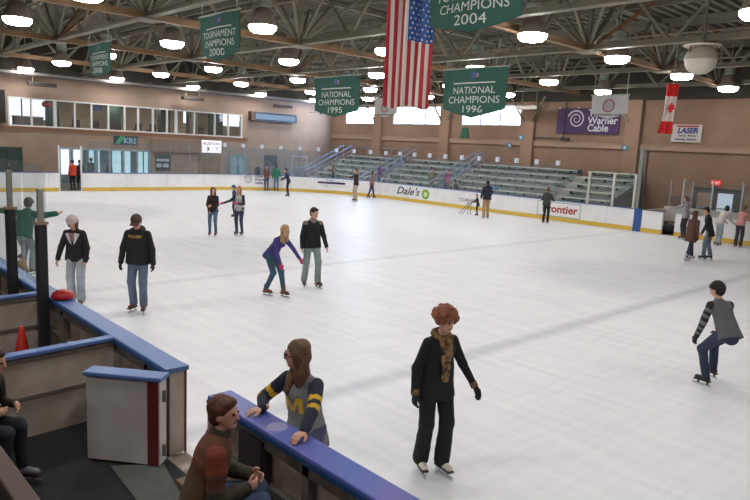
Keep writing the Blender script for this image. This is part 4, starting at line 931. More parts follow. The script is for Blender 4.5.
    if lvl < 2:   # face
        for sg in (1, -1): build('eye', MB().lathe((0, 0, 0), [(0, -.011), (.009, -.005), (.011, 0), (.009, .005), (0, .011)], 8), EYE, root, False, True).location = Vector(hc+hf*.084*s+hl*sg*.03*s+hu*.012*s)
        build('mouth', MB().obox(hc+hf*.083*s-hu*.052*s, (hf, hl, hu), (.006*s, .022*s, .005*s)), LIP, root, False)
    # ---- trousers
    T = SDF(h); leg = .0
    T.rc(pel+up*.05*s, pel-up*.05*s, .150*s*fat, .145*s*fat, 0, .66, fw)
    for i in range(2):
        T.rc(Hp[i], K[i], .096*s*(1+leg), .068*s+flare*.3, 0)
        end = A[i]+nrm(K[i]-A[i])*(.02*s if flare < .02 else -.0*s); T.rc(K[i], end, .066*s+flare*.3, .050*s+flare, 0)
    T.el(pel-np.array([.03*s, 0, .04*s]), np.eye(3), (.092*s, .14*s*fat, .1*s))
    Geo().add(*T.mesh(.03*s, .0022*s, 26)).make('trousers', [cloth(pants, **({'rgb2': tuple(min(255, int(c*1.15+6)) for c in pants), 'scale': 3} if pants[2] > pants[0]+8 else {}))], root)
    # ---- top garment (torso and sleeves), stripes are sleeve bands of their own colour
    sl = sleeve or top; ms = [cloth(top, **topkw)]+([cloth(c) for c in sl] if isinstance(sl, list) else [cloth(sl)]); nb = len(ms)-1
    J = SDF(h); J2 = SDF(h); q_ = puff; wr_, cr_, pr_ = ((.138, .152, .188) if fem else (.160, .172, .190)); wr_, cr_, pr_ = [(q*fat)*s+q_ for q in (wr_, cr_, pr_)]
    J.rc(pel-up*(.12+hem)*s, waist, pr_+coat*s, wr_, 0, .66, fw).rc(waist, chest, wr_, cr_, 0, .66, fw)
    J.rc(chest, neck-up*.075*s, cr_, .10*s+q_, 0, .64, fw).rc(neck-up*.035*s, S[0], .05*s, .055*s+q_*.5, 0).rc(neck-up*.035*s, S[1], .05*s, .055*s+q_*.5, 0)
    J.rc(neck-up*.05*s, neck+up*.012*s, .070*s, .060*s, 0)
    for i in range(2): J.rc(waist+(Hp[i]-pel)*.55, Hp[i]-up*(.12+hem)*s, .105*s*fat+q_, .112*s*fat+q_+coat*s, 0, .92, fw)
    if fem: J.el(chest+fw*.075*s, np.eye(3), (.07*s, .125*s, .08*s), 0)
    for i in range(2):
        pts = [S[i]]; N_ = nb
        path_ = lambda t: S[i]+(E_[i]-S[i])*min(1, t*2) if t < .5 else E_[i]+(W_[i]-E_[i])*(t-.5)*2
        rad = lambda t: (.060-.012*min(1, t*2)-.010*max(0, t-.5)*2)*s+q_*.6
        if N_ == 1: J2.rc(S[i], E_[i], rad(0), rad(.5), 1).rc(E_[i], W_[i]-nrm(W_[i]-E_[i])*.0*s, rad(.5), rad(1), 1)
        else:
            for q in range(N_):
                t0, t1 = q/N_, (q+1)/N_; tm = [t0, t1] if not (t0 < .5 < t1) else [t0, .5, t1]
                for u0, u1 in zip(tm[:-1], tm[1:]): J2.rc(path_(u0), path_(u1), rad(u0), rad(u1), 1+q)
    cutp = pel-up*(.10+hem)*s
    Geo().add(*J.mesh(.03*s, .003*s, 19, (cutp, -up))).add(*J2.mesh(.02*s, .003*s, 19)).make('jacket', ms, root)
    if hood: 
        hm = SDF(h); hm.el(neck-fw*.075*s+up*.01*s, np.array([fw, lf, up]), (.07*s, .12*s, .075*s)).rc(neck-fw*.02*s+lf*.09*s, neck+fw*.06*s-up*.03*s+lf*.03*s, .04*s, .03*s).rc(neck-fw*.02*s-lf*.09*s, neck+fw*.06*s-up*.03*s-lf*.03*s, .04*s, .03*s)
        Geo().add(*hm.mesh(.03*s)).make('hood', [ms[0]], root)
    # ---- hair
    if hs:
        R = SDF(h*.9); nz_, nf_ = .004*s, 30
        if hs == 'bald': R.el(hc+hu*.02*s-hf*.03*s, RH, (.075*s, .08*s, .08*s))
        if hs in ('short', 'long', 'pony', 'bob'):
            R.el(hc+hu*.045*s-hf*.024*s, RH, (.098*s, .09*s, .088*s)).el(hc-hf*.045*s-hu*.01*s, RH, (.072*s, .083*s, .085*s))
            if hs == 'short': R.el(hc+hu*.085*s+hf*.03*s, RH, (.06*s, .065*s, .035*s))
        if hs in ('long', 'bob'):
            L_ = .30*s if hs == 'long' else .12*s
            for sg in (1, -1): R.rc(hc+hl*sg*.068*s-hf*.015*s+hu*.02*s, hc+hl*sg*.07*s-hf*.03*s-np.array([0, 0, 1.])*L_*.75, .04*s, .036*s)
            R.rc(hc-hf*.06*s, hc-hf*.085*s-np.array([0, 0, 1.])*L_, .068*s, .06*s, 0, .6, hf); nz_ = .006*s
            if bring:    # lock brought forward over one shoulder
                R.rc(hc+hl*bring*.075*s-hu*.05*s, chest+fw*.12*s+lf*bring*.07*s+up*.04*s, .045*s, .035*s)
        if hs == 'pony': R.rc(hc-hf*.11*s+hu*.03*s, hc-hf*.17*s-hu*.14*s, .04*s, .022*s)
        if hs == 'curly':
            for a in range(26):
                th = a*2.4; zz = 1-(a+.5)/26*1.35; rr = math.sqrt(max(0, 1-zz*zz)); p = hc+hu*(.035+.092*zz)*s+(hf*math.cos(th)*.1+hl*math.sin(th)*.1)*rr*s-hf*.025*s
                if (p-hc)@hf > .055*s and (p-hc)@hu < .05*s: continue
                R.el(p, np.eye(3), (.043*s,)*3)
            nz_ = .007*s; nf_ = 60
        Geo().add(*R.mesh(.02*s, nz_, nf_)).make('hair', [mat('hair_%d_%d_%d' % hair, hair, .65, var=.35, scale=18, bump=.6, bscale=60)], root)
    if hat:
        Q = SDF(h); Q.el(hc+hu*.05*s-hf*.005*s, RH, (.108*s, .096*s, .098*s)); HM = [cloth(hat[1])]
        V_, F_, M_ = Q.mesh(.02*s, .0015, 60); cen = V_[F_].mean(1); keep = ((cen-hc)@hu) > .02*s; F_ = F_[keep]; ho = Geo().add(V_, F_, M_[keep]).make('hat', HM, root)
        if hat[0] == 'cap': build('brim', MB().obox(hc+hf*.13*s+hu*.045*s, (hf, hl, hu), (.06*s, .07*s, .006*s)), HM[0], ho, False, True)
        else: build('cuff', MB().add(*ring_(hc+hu*.035*s, RH, .112*s, .1*s, .03*s)), cloth(hat[2]) if len(hat) > 2 else HM[0], ho, False, True)
    # ---- skates or shoes
    for i in range(2):
        yw = math.radians(fyaw[i]); ff = np.array([math.cos(yw), math.sin(yw), 0]); Z = np.array([0, 0, 1.]); l_ = np.cross(Z, ff); RR = np.array([ff, l_, Z]); b0 = A[i]-Z*.085*s
        Q = SDF((.007, .011, .016)[lvl]); Q.rc(A[i]+Z*(.07*s if skates else .0), b0+Z*.05*s-ff*.01*s, .048*s, .047*s).rc(b0+Z*.045*s-ff*.03*s, b0+Z*.038*s+ff*.13*s, .045*s, .036*s, 0, .9, Z)
        sk = Geo().add(*Q.mesh(.02*s)).make('skate' if skates else 'shoe', [mat('boot_%d_%d_%d' % shoe, shoe, .5, var=.15)], root)
        build('sole', MB().obox(b0+ff*.045*s+Z*.005*s, (ff, l_, Z), (.125*s, .036*s, .008*s)), mat('sole_dark', (60, 48, 40), .6), sk, False)
        if skates:
            build('blade', MB().obox(A[i]-Z*(ank-.0175)+ff*.05*s, (ff, l_, Z), (.14*s, .0035, .0175)), BLADE, sk, False)
            for o_ in (-.04, .1): build('blade_post', MB().obox(b0+ff*o_*s-Z*.022*s, (ff, l_, Z), (.014, .008, .026)), BLADE if shoe[0] > 100 else MC['sole_dark'], sk, False)
    ctx = dict(fem=fem, cr=cr_, s=s, up=up, fw=fw, lf=lf, chest=chest, neck=neck, pel=pel, waist=waist, S=S, E=E_, W=W_, hc=hc, RH=RH, root=root, h=h, hf=hf, hl=hl, hu=hu, K=K, A=A)
    if extra: extra(ctx)
    return root
def ring_(c, RH, a, b, hh, n=20):
    v = []; f = []
    for k in range(n):
        t = 2*PI*k/n
        for (q, z) in ((1, -hh), (1.06, 0), (1, hh)): v.append(c+RH[0]*a*q*math.cos(t)+RH[1]*b*q*math.sin(t)+RH[2]*z)
    for k in range(n):
        k2 = (k+1) % n
        for j in range(2): f.append((3*k+j, 3*k2+j, 3*k2+j+1, 3*k+j+1))
    return v, f
def chest_patch(c, geo, name, M, cx=0, cz=0, back=False, r=.17, dist=.10):
    """flat artwork wrapped onto the chest: u to the wearer's left seen mirrored, v up"""
    g, f = geo; vv = []; sg = -1 if back else 1; cr = c['cr']; dist += .022 if c['fem'] else 0
    if len(f) == 1 and len(f[0]) == 4:
        q4 = [np.array(g[i], float) for i in f[0]]; N_ = 7; g = [(q4[0]*(1-i/N_)+q4[1]*i/N_)*(1-j/N_)+(q4[3]*(1-i/N_)+q4[2]*i/N_)*j/N_ for j in range(N_+1) for i in range(N_+1)]
        f = [(j*(N_+1)+i, j*(N_+1)+i+1, (j+1)*(N_+1)+i+1, (j+1)*(N_+1)+i) for j in range(N_) for i in range(N_)]
    for q in g:
        u = (q[0]+cx)*c['s']; a = u/cr; vv.append(c['chest']+c['up']*(q[1]+cz)*c['s']+c['lf']*sg*math.sin(a)*cr+c['fw']*sg*math.cos(a)*(cr*.66+.016*c['s']+.004+(dist-.10)))
    build(name, MB().add(vv, f), M, c['root'], False)
def scarf(c):
    Q = SDF(c['h']); s = c['s']; n = c['neck']+c['up']*.02*s
    for k in range(10):
        a0, a1 = 2*PI*k/10, 2*PI*(k+1)/10; P_ = lambda a: n+c['fw']*math.cos(a)*.07*s+c['lf']*math.sin(a)*.085*s-c['up']*.02*s*math.cos(a)
        Q.rc(P_(a0), P_(a1), .026*s, .026*s)
    f0 = n+c['fw']*.09*s; Q.rc(f0+c['lf']*.05*s, c['chest']+c['fw']*.135*s+c['lf']*.02*s, .035*s, .04*s, 0, .55, c['fw']).rc(c['chest']+c['fw']*.135*s+c['lf']*.02*s, c['pel']+c['fw']*.15*s+c['up']*.10*s, .04*s, .045*s, 0, .5, c['fw'])
    Q.rc(f0-c['lf']*.05*s, c['chest']+c['fw']*.14*s-c['lf']*.02*s-c['up']*.1*s, .032*s, .036*s, 0, .55, c['fw'])
    Geo().add(*Q.mesh(.015, .004, 55)).make('scarf', [mat('leopard_scarf', (150, 118, 74), .8, rgb2=(66, 48, 34), scale=22, bump=.4)], c['root'])
    for i in range(2):
        d = nrm(c['W'][i]-c['E'][i]); p = c['W'][i]-d*.01*s; build('cuff', MB().tube([p-d*.03*s, p+d*.03*s], [.042*s, .040*s], 14), MC['leopard_scarf'], c['root'], False, True)
YL_ = mat('knit_yellow', (214, 172, 44), .8)
def maize(c):
    for q in ([(-.09, -.07, 0), (-.055, -.07, 0), (-.055, .07, 0), (-.09, .07, 0)], [(.055, -.07, 0), (.09, -.07, 0), (.09, .07, 0), (.055, .07, 0)], [(-.075, .07, 0), (-.018, -.05, 0), (.018, -.05, 0), (-.04, .07, 0)], [(-.018, -.05, 0), (.018, -.05, 0), (.075, .07, 0), (.04, .07, 0)]):
        chest_patch(c, (np.array(q), [(0, 1, 2, 3)]), 'emblem', YL_, 0, -.06, dist=.118)
def glasses(c):
    maize(c); s = c['s']
    g = c['hc']+c['hf']*.098*s+c['hu']*.014*s
    for sg in (1, -1):
        build('glasses', MB().tube([g+c['hl']*sg*(.03+.022*math.cos(a))*s+c['hu']*.017*math.sin(a)*s for a in np.linspace(0, 2*PI, 13)], .0035, 5).tube([g+c['hl']*sg*.052*s, c['hc']+c['hl']*sg*.08*s], .0035, 5), EYE, c['root'], False)
def gold_text(c): chest_patch(c, text_geo('THE ACADEMY', .07, offset=.002, width=.26), 'lettering', mat('gold_thread', (190, 150, 70), .7), 0, .03)
def white_panels(c):
    for sg in (1, -1): chest_patch(c, (np.array([(sg*.015, -.10, 0), (sg*.05, -.06, 0), (sg*.15, .11, 0), (sg*.055, .14, 0)]), [(0, 1, 2, 3) if sg > 0 else (3, 2, 1, 0)]), 'front_panel', cloth((214, 210, 206)), 0, 0)
    chest_patch(c, (np.array([(-.035, -.02, 0), (.035, -.02, 0), (.05, .14, 0), (-.05, .14, 0)]), [(0, 1, 2, 3)]), 'shirt', cloth((150, 110, 104)), 0, 0, dist=.102)
def yoke(c):
    Q = SDF(c['h']); s = c['s']; Q.rc(c['S'][0], c['S'][1], .07*s, .07*s).rc(c['neck']-c['up']*.05*s, c['neck']+c['up']*.03*s, .10*s, .07*s).rc(c['chest']+c['up']*.07*s, c['neck']-c['up']*.06*s, .15*s, .125*s, 0, .66, c['fw'])
    V_, F_, M_ = Q.mesh(.03*s); cen = V_[F_].mean(1); k = ((cen-c['chest'])@c['up']) > .03*s; Geo().add(V_, F_[k], M_[k]).make('yoke', [mat('checked_yoke', (158, 138, 120), .8, rgb2=(70, 58, 52), scale=30)], c['root'])
R180 = 180
# --- near figures
IL = 226.6; IR = 46.6; IC = 316.6; IA = 136.6      # headings: picture left, right, towards the camera, away
person('woman in black with curly auburn hair and leopard scarf skating in the foreground', (33.05, 1.96), 345, 1.67, lean=4, lvl=0, feet=((.06, -.02), (-.05, .01)), fyaw=(4, -14),
       arms=(((.12, .42, -.85), (.42, .34, -.8)), ((-.12, .40, -1), (.18, .12, -1))), head=(8, -14, 0), top=(22, 23, 26), pants=(20, 21, 23), flare=.034, shoe=(222, 214, 196), hair=(146, 84, 54), hs='curly', glove=(20, 21, 30), hem=.06, extra=scarf, fem=True, fat=1.14)
person('girl in grey and navy sweatshirt with yellow sleeve stripes leaning on the blue cap', (33.10, .31), 288, 1.66, lean=12, lvl=0, feet=((-.04, .0), (-.04, .0)), head=(-62, -4, 0), hip=.97,
       arms=(dict(w=(33.58, -.06, 1.165), wdir=(.25, -.9, -.12), palm=(0, 0, -1), curl=.35, hint=(-.5, .9, -.3)), dict(w=(33.03, -.04, 1.165), wdir=(-.25, -.9, -.12), palm=(0, 0, -1), curl=.35, hint=(-.6, -.8, -.3))), hem=.06,
       top=(128, 128, 130), sleeve=[(34, 38, 58), (34, 38, 58), (34, 38, 58), (212, 170, 44), (34, 38, 58), (212, 170, 44), (34, 38, 58), (34, 38, 58), (34, 38, 58), (34, 38, 58), (34, 38, 58)], pants=(66, 68, 96), hair=(112, 80, 56), hs='long', bring=-1, extra=glasses, fem=True, shoe=(200, 200, 200))
person('man in rust and olive jacket seated on the bench with his back turned', (33.47, -.66), 62, 1.66, lean=16, lvl=0, sit=(-.14, 0, .53), z0=.28, feet=((.28, .0), (.26, -.04)), head=(-30, 2, 0), skates=True, shoe=(40, 40, 46),
       arms=(dict(to=(.20, .10, .66), curl=.6), dict(to=(.16, -.10, .66), curl=.6)), top=(82, 66, 46), topkw=dict(rgb2=(104, 50, 32), scale=3), sleeve=[(120, 52, 34), (88, 56, 42), (56, 52, 38), (58, 54, 40), (60, 54, 40)], pants=(62, 76, 104), hair=(96, 52, 32), hs='short', hem=.02, puff=.02,
       extra=lambda c: Geo().add(*SDF(.01).rc(c['neck']-c['up']*.03*c['s'], c['neck']+c['up']*.03*c['s'], .085*c['s'], .075*c['s']).mesh(.01)).make('collar', [cloth((62, 60, 44))], c['root']))
person('person in dark clothes seated at the lower left edge with knees forward', (31.33, -1.55), 44, 1.55, lean=26, lvl=0, sit=(-.16, .0, .53), z0=.28, feet=((.22, .02), (.2, -.02)), skates=True, shoe=(120, 120, 128),
       arms=(dict(to=(.16, .12, .68)), dict(to=(.12, -.12, .68))), top=(52, 42, 42), pants=(34, 36, 46), hair=(60, 40, 32), head=(0, -6, 0))
t = empty('players_bench', (31.3, -1.3, .28), 'dark bench under the person at the lower left edge', 'bench')
build('seat', MB().box((30.9, -1.74, .66), (31.6, -1.42, .70)), mat('dark_bench', (48, 42, 40), .7), t); build('leg', MB().box((31.0, -1.7, .28), (31.06, -1.46, .66)), frm, t); build('leg', MB().box((31.5, -1.7, .28), (31.56, -1.46, .66)), frm, t)
person('person in dark hooded sweatshirt with gold lettering, cap and blue jeans skating forward', (25.69, 2.1), 316, 1.77, lean=3, lvl=1, feet=((.05, .03), (-.03, .04)), fyaw=(14, -10), head=(8, -26, 0),
       arms=(((.02, .34, -1), (.16, .12, -1)), ((.02, .34, -1), (.16, .12, -1))), top=(28, 28, 30), pants=(84, 98, 118), flare=.02, shoe=(112, 66, 44), hair=(60, 42, 34), hat=('cap', (84, 62, 52)), hood=True, glove=(38, 38, 44), extra=gold_text, fat=1.1, puff=.018)
person('woman in black jacket with white front panels, pale hat and light jeans', (24.72, 1.38), 322, 1.68, lean=12, lvl=1, feet=((.03, -.02), (-.05, .0)), fyaw=(4, -6), head=(-6, -20, 0), hipoff=(-.05, 0),
       arms=(((.02, .3, -1), (.1, -.1, -1)), ((-.05, .42, -1), (.3, .2, -1))), top=(34, 30, 34), pants=(142, 150, 158), flare=.03, shoe=(120, 90, 70), hair=(90, 62, 48), hs='bob', hat=('beanie', (206, 182, 182), (214, 196, 196)), fem=True, extra=white_panels, fat=1.08, puff=.012)
person('person in green jacket with both arms stretched out wide behind the padded post', (21.45, 1.5), 128, 1.74, lean=22, lvl=1, hip=.93, hipoff=(-.1, 0), feet=((-.02, .1), (.03, .1)), head=(10, 0, 0),
       arms=(((.0, 1, .12), (.05, 1, .02)), ((.0, 1, .02), (.1, 1, .22))), top=(36, 98, 78), pants=(118, 126, 130), flare=.02, shoe=(110, 80, 62), hair=(84, 66, 56), hat=('beanie', (104, 92, 86)), puff=.035)
person('small child in tan jacket sitting low beside the person in green', (22.3, 1.2), 300, .82, lean=16, lvl=1, feet=((.2, .03), (.25, -.03)), hip=.5, hipoff=(-.15, 0), head=(0, -10, 0), top=(150, 128, 96), pants=(60, 56, 58), shoe=(112, 66, 50), hair=(92, 78, 70), hat=('beanie', (96, 84, 80)))
person('girl in purple jacket bending forward with long blond hair and teal jeans', (26.0, 4.89), 12, 1.66, lean=38, lvl=1, feet=((.12, .04), (-.22, .08)), fyaw=(-4, 8), hip=.92, hipoff=(-.12, 0), head=(-12, -14, 0),
       arms=(((.55, .5, -.5), (.9, .2, -.35)), ((.45, .25, -.9), (.75, .1, -.7))), top=(70, 62, 128), pants=(46, 76, 92), shoe=(108, 68, 46), hair=(186, 150, 108), hs='long', glove=(196, 70, 110), fem=True)
person('man in black top with checked shoulder yoke and grey-green trousers', (25.6, 6.1), 336, 1.76, lean=3, lvl=1, feet=((.08, .06), (-.06, .0)), fyaw=(20, -6), head=(30, -6, 0),
       arms=(((.1, .3, -1), (.45, .18, -.9)), ((-.05, .22, -1), (.1, .0, -1))), top=(26, 28, 34), pants=(118, 134, 132), flare=.022, shoe=(100, 66, 56), hair=(38, 30, 28), extra=yoke, puff=.012)
person('skater in grey vest with black and grey striped sleeves and navy trousers, seen from behind', (33.89, 7.05), 150, 1.66, lean=34, lvl=0, feet=((.1, -.06), (.28, -.12, .05)), fyaw=(24, 10), hip=.86, hipoff=(-.26, 0), head=(24, 4, 0), shoe=(34, 34, 38),
       arms=(((.05, .3, -1), (.45, .1, -.9)), ((.25, .2, -1), (.7, -.1, -.5))), top=(98, 100, 104), sleeve=[(36, 36, 40), (120, 122, 124)]*5+[(36, 36, 40)], pants=(42, 50, 72), hair=(40, 32, 30), hs='short', glove=(30, 30, 34), hat=('beanie', (44, 36, 36)), flare=.01)
# --- middle distance
person('girl in dark jacket and jeans with arms folded, left of the pink-mitten girl', (17.7, 8.03), 318, 1.58, lean=2, lvl=1, feet=((.02, .06), (-.02, .05)), head=(20, -4, 0), arms=(((.15, .15, -1), (.7, -.8, -.1)), ((.15, .2, -1), (.3, -.35, -.8))), top=(50, 34, 36), pants=(66, 94, 116), shoe=(104, 64, 48), hair=(52, 32, 26), hs='long', fem=True)
person('girl with pink mittens and long auburn hair over a white shirt', (17.85, 8.97), 300, 1.62, lean=4, lvl=1, feet=((.0, .04), (.0, .04)), head=(-8, -8, 0), arms=(((.3, .3, -.9), (.8, -.5, .1)), ((.1, .8, -.7), (.5, .8, -.3))), top=(190, 188, 186), sleeve=(44, 38, 52), pants=(46, 52, 76), shoe=(96, 60, 46), hair=(164, 104, 70), hs='long', glove=(222, 80, 140), fem=True)
person('small child in blue hat half hidden behind the pink-mitten girl', (13.2, 11.6), 240, 1.3, lean=4, lvl=2, top=(60, 80, 112), pants=(44, 44, 60), hair=(60, 50, 44), hat=('beanie', (60, 104, 152)))
person('skater in dark navy jacket leaning forward with one arm held out, before the corner boards', (4.99, 20.18), 226, 1.66, lean=18, lvl=2, feet=((.0, .0), (.0, .0)), arms=(((.3, .1, -1), (.8, .1, -.2)), ((.5, .1, -.8), (.9, .1, 0))), top=(40, 44, 66), pants=(40, 38, 42), shoe=(92, 70, 66), hair=(34, 28, 26))
person('person in brown jacket and dark jeans by the spiral logo', (1.16, 21.2), 300, 1.62, lean=2, lvl=2, top=(112, 84, 74), pants=(52, 64, 92), hair=(80, 58, 48), arms=(((.1, .1, -1), (.5, -.3, -.6)),)*2)
person('person in bright green jacket beside the one in brown by the far boards', (1.45, 21.75), 150, 1.66, lean=4, lvl=2, top=(34, 128, 94), pants=(84, 110, 132), hair=(70, 60, 60), arms=(((.1, .2, -1), (.3, .1, -.8)), ((.2, .3, -.8), (.6, .3, -.4))))
person('man in dark shirt and tan trousers with one arm pointing left', (8.65, 22.31), 256, 1.84, lean=2, lvl=2, feet=((.0, .03), (.0, .04)), arms=(((.1, .2, -1), (.3, .0, -.9)), ((.1, .8, -.35), (.2, 1, -.1))), top=(52, 38, 36), pants=(188, 170, 146), flare=.02, shoe=(110, 96, 88), hair=(86, 62, 48))
person('person in grey-brown coat and jeans striding right behind the man in tan trousers', (7.15, 24.9), 60, 1.68, lean=6, lvl=2, feet=((.22, 0), (-.2, 0)), top=(140, 112, 104), pants=(44, 50, 76), hair=(110, 84, 70), hs='bob')
person('small child in black coat pushing a little skating frame', (16.52, 23.65), 226, 1.06, lean=12, lvl=2, arms=(((.6, .1, -.7), (.9, 0, -.2)),)*2, top=(36, 32, 34), pants=(34, 32, 36), hair=(120, 82, 62), coat=.03, hem=.12)
person('person in dark jacket and tan trousers standing behind the small child', (17.78, 22.75), 150, 1.82, lean=4, lvl=2, feet=((.0, .02), (.05, .02)), top=(36, 40, 58), pants=(176, 146, 108), flare=.02, hair=(34, 30, 30), hood=True, shoe=(170, 150, 130), puff=.02, arms=(((.2, .2, -1), (.5, -.1, -.5)),)*2)
person('person in dark green jacket and black trousers before the red name panel', (20.18, 24.24), 100, 1.66, lean=6, lvl=2, feet=((.0, .06), (.0, .06)), top=(58, 66, 56), pants=(34, 34, 38), hair=(110, 56, 44), puff=.02, arms=(((.2, .4, -.8), (.7, -.4, .1)), ((.2, .4, -.8), (.7, -.4, .1))), flare=.015)
person('woman in long brown coat walking right with white skates', (28.75, 19.15), 70, 1.62, lean=6, lvl=1, feet=((.25, 0), (-.22, 0)), top=(86, 58, 48), pants=(38, 40, 52), hair=(88, 54, 40), hs='long', hem=.2, coat=.03, shoe=(190, 190, 190), glove=(40, 36, 40), flare=.01, arms=(((.0, .2, -1), (.2, .1, -1)), ((-.25, .3, -1), (-.05, .15, -1))))
person('man in black coat beside the woman in brown, at the right', (28.95, 20.15), 200, 1.74, lean=14, lvl=1, feet=((.1, .03), (-.1, .03)), head=(10, -16, 0), top=(34, 36, 40), pants=(92, 104, 118), hair=(30, 26, 26), hem=.1, coat=.02, shoe=(60, 60, 66), flare=.015, arms=(((.1, .25, -1), (.4, .0, -.9)),)*2, extra=lambda c: chest_patch(c, quad2(-.03, -.3, .03, .1), 'shirt', cloth((170, 180, 160)), 0, 0))
person('person in pale grey top leaning an arm on the boards behind the couple', (26.15, 25.2), 170, 1.76, lean=6, lvl=1, head=(10, -2, 0), top=(158, 152, 158), pants=(58, 52, 62), hair=(112, 80, 62), arms=(((.7, .5, -.35), (.95, .3, .0)), ((.1, .2, -1), (.3, 0, -.9))))
person('person in white top and faded jeans bending over the boards at far right', (27.75, 25.0), 66, 1.62, lean=30, lvl=1, feet=((-.25, 0), (-.3, 0)), head=(10, -20, 0), top=(206, 196, 192), pants=(140, 148, 154), hair=(36, 30, 34), hs='bob', arms=(((.6, .1, -.7), (.9, .1, -.1)),)*2, flare=.02)
person('person in pink top and dark trousers at the boards, cut by the right edge', (28.35, 25.15), 84, 1.64, lean=16, lvl=1, feet=((-.12, .02), (-.12, .04)), top=(204, 148, 140), pants=(52, 52, 62), hair=(140, 96, 76), hs='pony', arms=(((.6, .1, -.7), (.9, .1, -.1)),)*2, flare=.02, fem=True)
# --- beyond the boards
person('person in orange-red jacket and black trousers standing in the open doorway', (-1.2, 9.95), 200, 1.7, lean=2, lvl=2, skates=False, top=(206, 70, 44), pants=(30, 30, 36), hair=(60, 46, 40), puff=.02, z0=-.02)
person('dark figure just beside the orange jacket in the doorway', (-1.7, 10.5), 200, 1.68, lean=0, lvl=2, skates=False, top=(34, 36, 46), pants=(28, 30, 36), hair=(40, 34, 32), z0=-.02)
person('dark silhouetted person inside the bright lobby', (XE-1.2, 14.1), 0, 1.66, lean=0, lvl=2, skates=False, top=(44, 50, 56), pants=(36, 38, 44), hair=(36, 32, 32), z0=-.25)
person('dark figure standing at the lobby glass next to the doorway', (XE+.9, 12.2), 200, 1.7, lean=0, lvl=2, skates=False, top=(54, 60, 72), pants=(44, 46, 52), hair=(50, 40, 40), z0=-.02)
person('person in black standing against the end wall by the pale doors', (-2.6, 22.9), 300, 1.7, lean=0, lvl=2, skates=False, top=(30, 34, 34), pants=(26, 28, 30), hair=(40, 34, 30), hem=.2, coat=.03, z0=-.02)
person('spectator in yellow top and grey trousers standing in the bleachers', (9.75, 27.66), 280, 1.6, lean=2, lvl=2, skates=False, top=(120, 104, 74), pants=(84, 92, 86), hair=(90, 70, 60), z0=.51, hem=.05, extra=lambda c: chest_patch(c, (np.array([(-.12, -.2, 0), (.12, -.2, 0), (0, .14, 0)]), [(0, 1, 2)]), 'shirt', cloth((200, 186, 110)), 0, 0), feet=((0, 0), (0, 0)))
person('spectator in magenta top standing in the bleachers', (10.95, 27.66), 270, 1.6, lean=2, lvl=2, skates=False, top=(158, 62, 124), pants=(60, 52, 84), hair=(110, 80, 60), z0=.51)
person('dark seated figure low in the bleachers right of the magenta top', (12.35, 27.1), 200, 1.6, lean=30, lvl=2, skates=False, sit=(0, 0, .88), feet=((.3, 0), (.35, 0)), top=(40, 40, 52), pants=(38, 40, 48), hair=(60, 44, 38), z0=-.02)
person('spectator in blue and magenta behind the glass near the left stair', (5.0, 27.66), 250, 1.66, lean=4, lvl=2, skates=False, top=(56, 70, 150), sleeve=(176, 64, 140), pants=(50, 56, 76), hair=(70, 60, 60), z0=.51)
person('dim spectator in yellow and brown behind the glass left of centre', (.1, 27.66), 260, 1.6, lean=4, lvl=2, skates=False, top=(126, 104, 60), pants=(60, 60, 66), hair=(50, 44, 44), z0=.51)
# skating frame of the small child
t = empty('skating_aid', (16.1, 23.3, 0), 'thin folding skating frame held by the small child in black', 'skating frame')
for dx in (-.09, .09):
    build('leg', MB().tube([(16.2+dx, 23.4, .62), (15.9+dx, 23.08, .02)], .016, 6), brk, t); build('rear_leg', MB().tube([(16.2+dx, 23.4, .62), (16.12+dx, 23.5, .02)], .012, 6), brk, t)
build('handle', MB().tube([(16.08, 23.4, .62), (16.32, 23.4, .62)], .016, 6), brk, t)
# bag on the bleachers and blue seat pad
tag(build('backpack', MB().lathe((8.2, 27.28, .755), [(0, 0), (.11, .02), (.13, .16), (.1, .3), (0, .34)], 12), mat('bag_navy', (36, 44, 66), .8), smooth=True), 'dark navy bag lying on the lowest bleacher plank', 'bag')
tag(build('seat_pad', MB().box((14.0, 27.9, 1.09), (14.45, 28.12, 1.3)), mat('pad_blue', (60, 140, 190), .7)), 'bright blue seat pad in the bleachers', 'cushion')
# upstairs room furniture
ch = mat('room_chair', (70, 52, 46), .7)
for k, y in enumerate((11.9, 13.1, 14.3, 15.9, 16.9, 17.8, 20.5, 22.0)):
    t = empty('viewing_chair', (XE-.9, y, 3.2), 'dark chair %s from the left behind the upstairs windows' % ordn(k), 'chair', 'chairs in the upstairs room')
    build('seat', MB().box((XE-1.15, y-.22, 3.5), (XE-.7, y+.22, 3.56)), ch, t); build('backrest', MB().box((XE-.74, y-.22, 3.56), (XE-.68, y+.22, 3.95)), ch, t)
    for a in (-.2, .2):
        for b_ in (XE-1.12, XE-.73): build('leg', MB().box((b_-.02, y+a-.02, 3.2), (b_+.02, y+a+.02, 3.5)), ch, t)
for k, (y, wd, M_) in enumerate(((11.2, .35, dkgreen), (15.15, .4, dkgreen), (18.75, .35, dkgreen), (20.9, .3, mat('room_pillar', (120, 112, 100), .8)), (22.9, .5, dkgreen))):
    tag(build('room_column', MB().box((XE-3.2, y-wd, 3.2), (XE-2.7, y+wd, 5.35)), M_), 'tall %s panel %s from left inside the upstairs room' % ('dark green' if M_ is dkgreen else 'grey', ordn(k)), 'column')
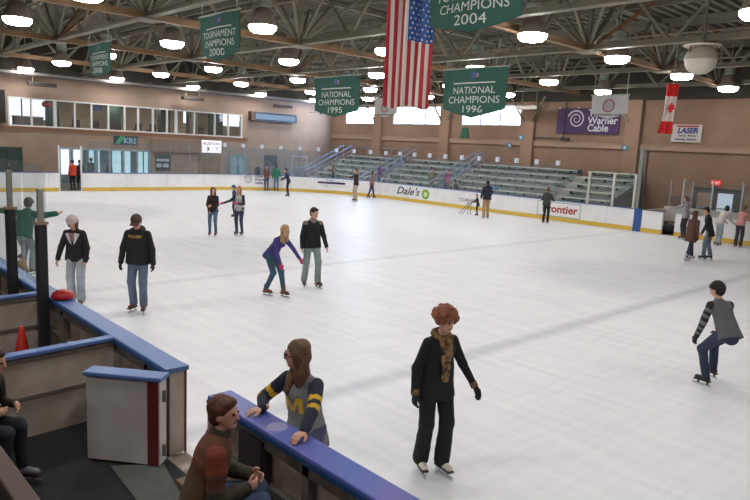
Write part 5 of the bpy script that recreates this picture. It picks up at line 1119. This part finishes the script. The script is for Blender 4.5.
tag(build('red_decoration', MB().lathe((XE-.6, 10.15, 4.55), [(0, 0), (.2, .05), (.26, .2), (.2, .35), (0, .4)], 14), mat('decor_red', (190, 50, 52), .6), smooth=True), 'round red decoration hanging upstairs at far left', 'decoration')
tag(build('blue_decoration', MB().box((XE-.6, 12.95, 4.6), (XE-.5, 13.4, 4.9)), mat('decor_blue', (56, 70, 130), .6)), 'small blue sign hanging inside the upstairs windows', 'sign')
t = empty('serving_counter', (XE-1.5, 9.2, 3.2), 'pale counter inside the upstairs room at far left', 'counter'); build('body', MB().box((XE-2, 8.6, 3.2), (XE-1.4, 10.2, 3.95)), mat('counter_body', (150, 140, 128), .7), t); build('top', MB().box((XE-2.05, 8.55, 3.95), (XE-1.35, 10.25, 4.0)), trimw, t)
for k, (y, x) in enumerate(((11.5, 1.5), (13.3, 3.0), (15.1, 2.2), (18.2, 3.4), (21.9, 2.0), (24.8, 3.2))):
    tag(build('indoor_fill_light', MB().box((XE-x-.15, y-.35, 5.30), (XE-x+.15, y+.35, 5.34)), emat('room_fill_glow', (1, .93, .82), 45)), 'added fill light panel %s from left in the upstairs room ceiling' % ordn(k), 'fill light', 'added fill lights in the upstairs room')  # glowing panels added to brighten the room behind the upper windows
for k, y in enumerate((11.2, 13.2, 15.2)):
    tag(build('indoor_fill_light', MB().box((XE-2.3, y-.4, 2.44), (XE-2.0, y+.4, 2.48)), emat('lobby_fill_glow', (.85, .95, 1), 14)), 'added fill light panel %s from left in the lobby ceiling' % ordn(k), 'fill light', 'added fill lights in the lobby')  # added glow that lifts the lobby interior
# crumpled coat and glove on the near step
tag(Geo().add(*SDF(.012).el((0, 0, .05), np.eye(3), (.32, .18, .07)).el((.25, .1, .05), np.eye(3), (.2, .16, .08)).el((-.3, .05, .04), np.eye(3), (.22, .15, .06)).mesh(.05, .012, 22)).make('crumpled_coat', [cloth((96, 94, 92), var=.3)], None), 'crumpled grey coat on the step at the lower left', 'coat').location = (33.2, -2.25, .62)
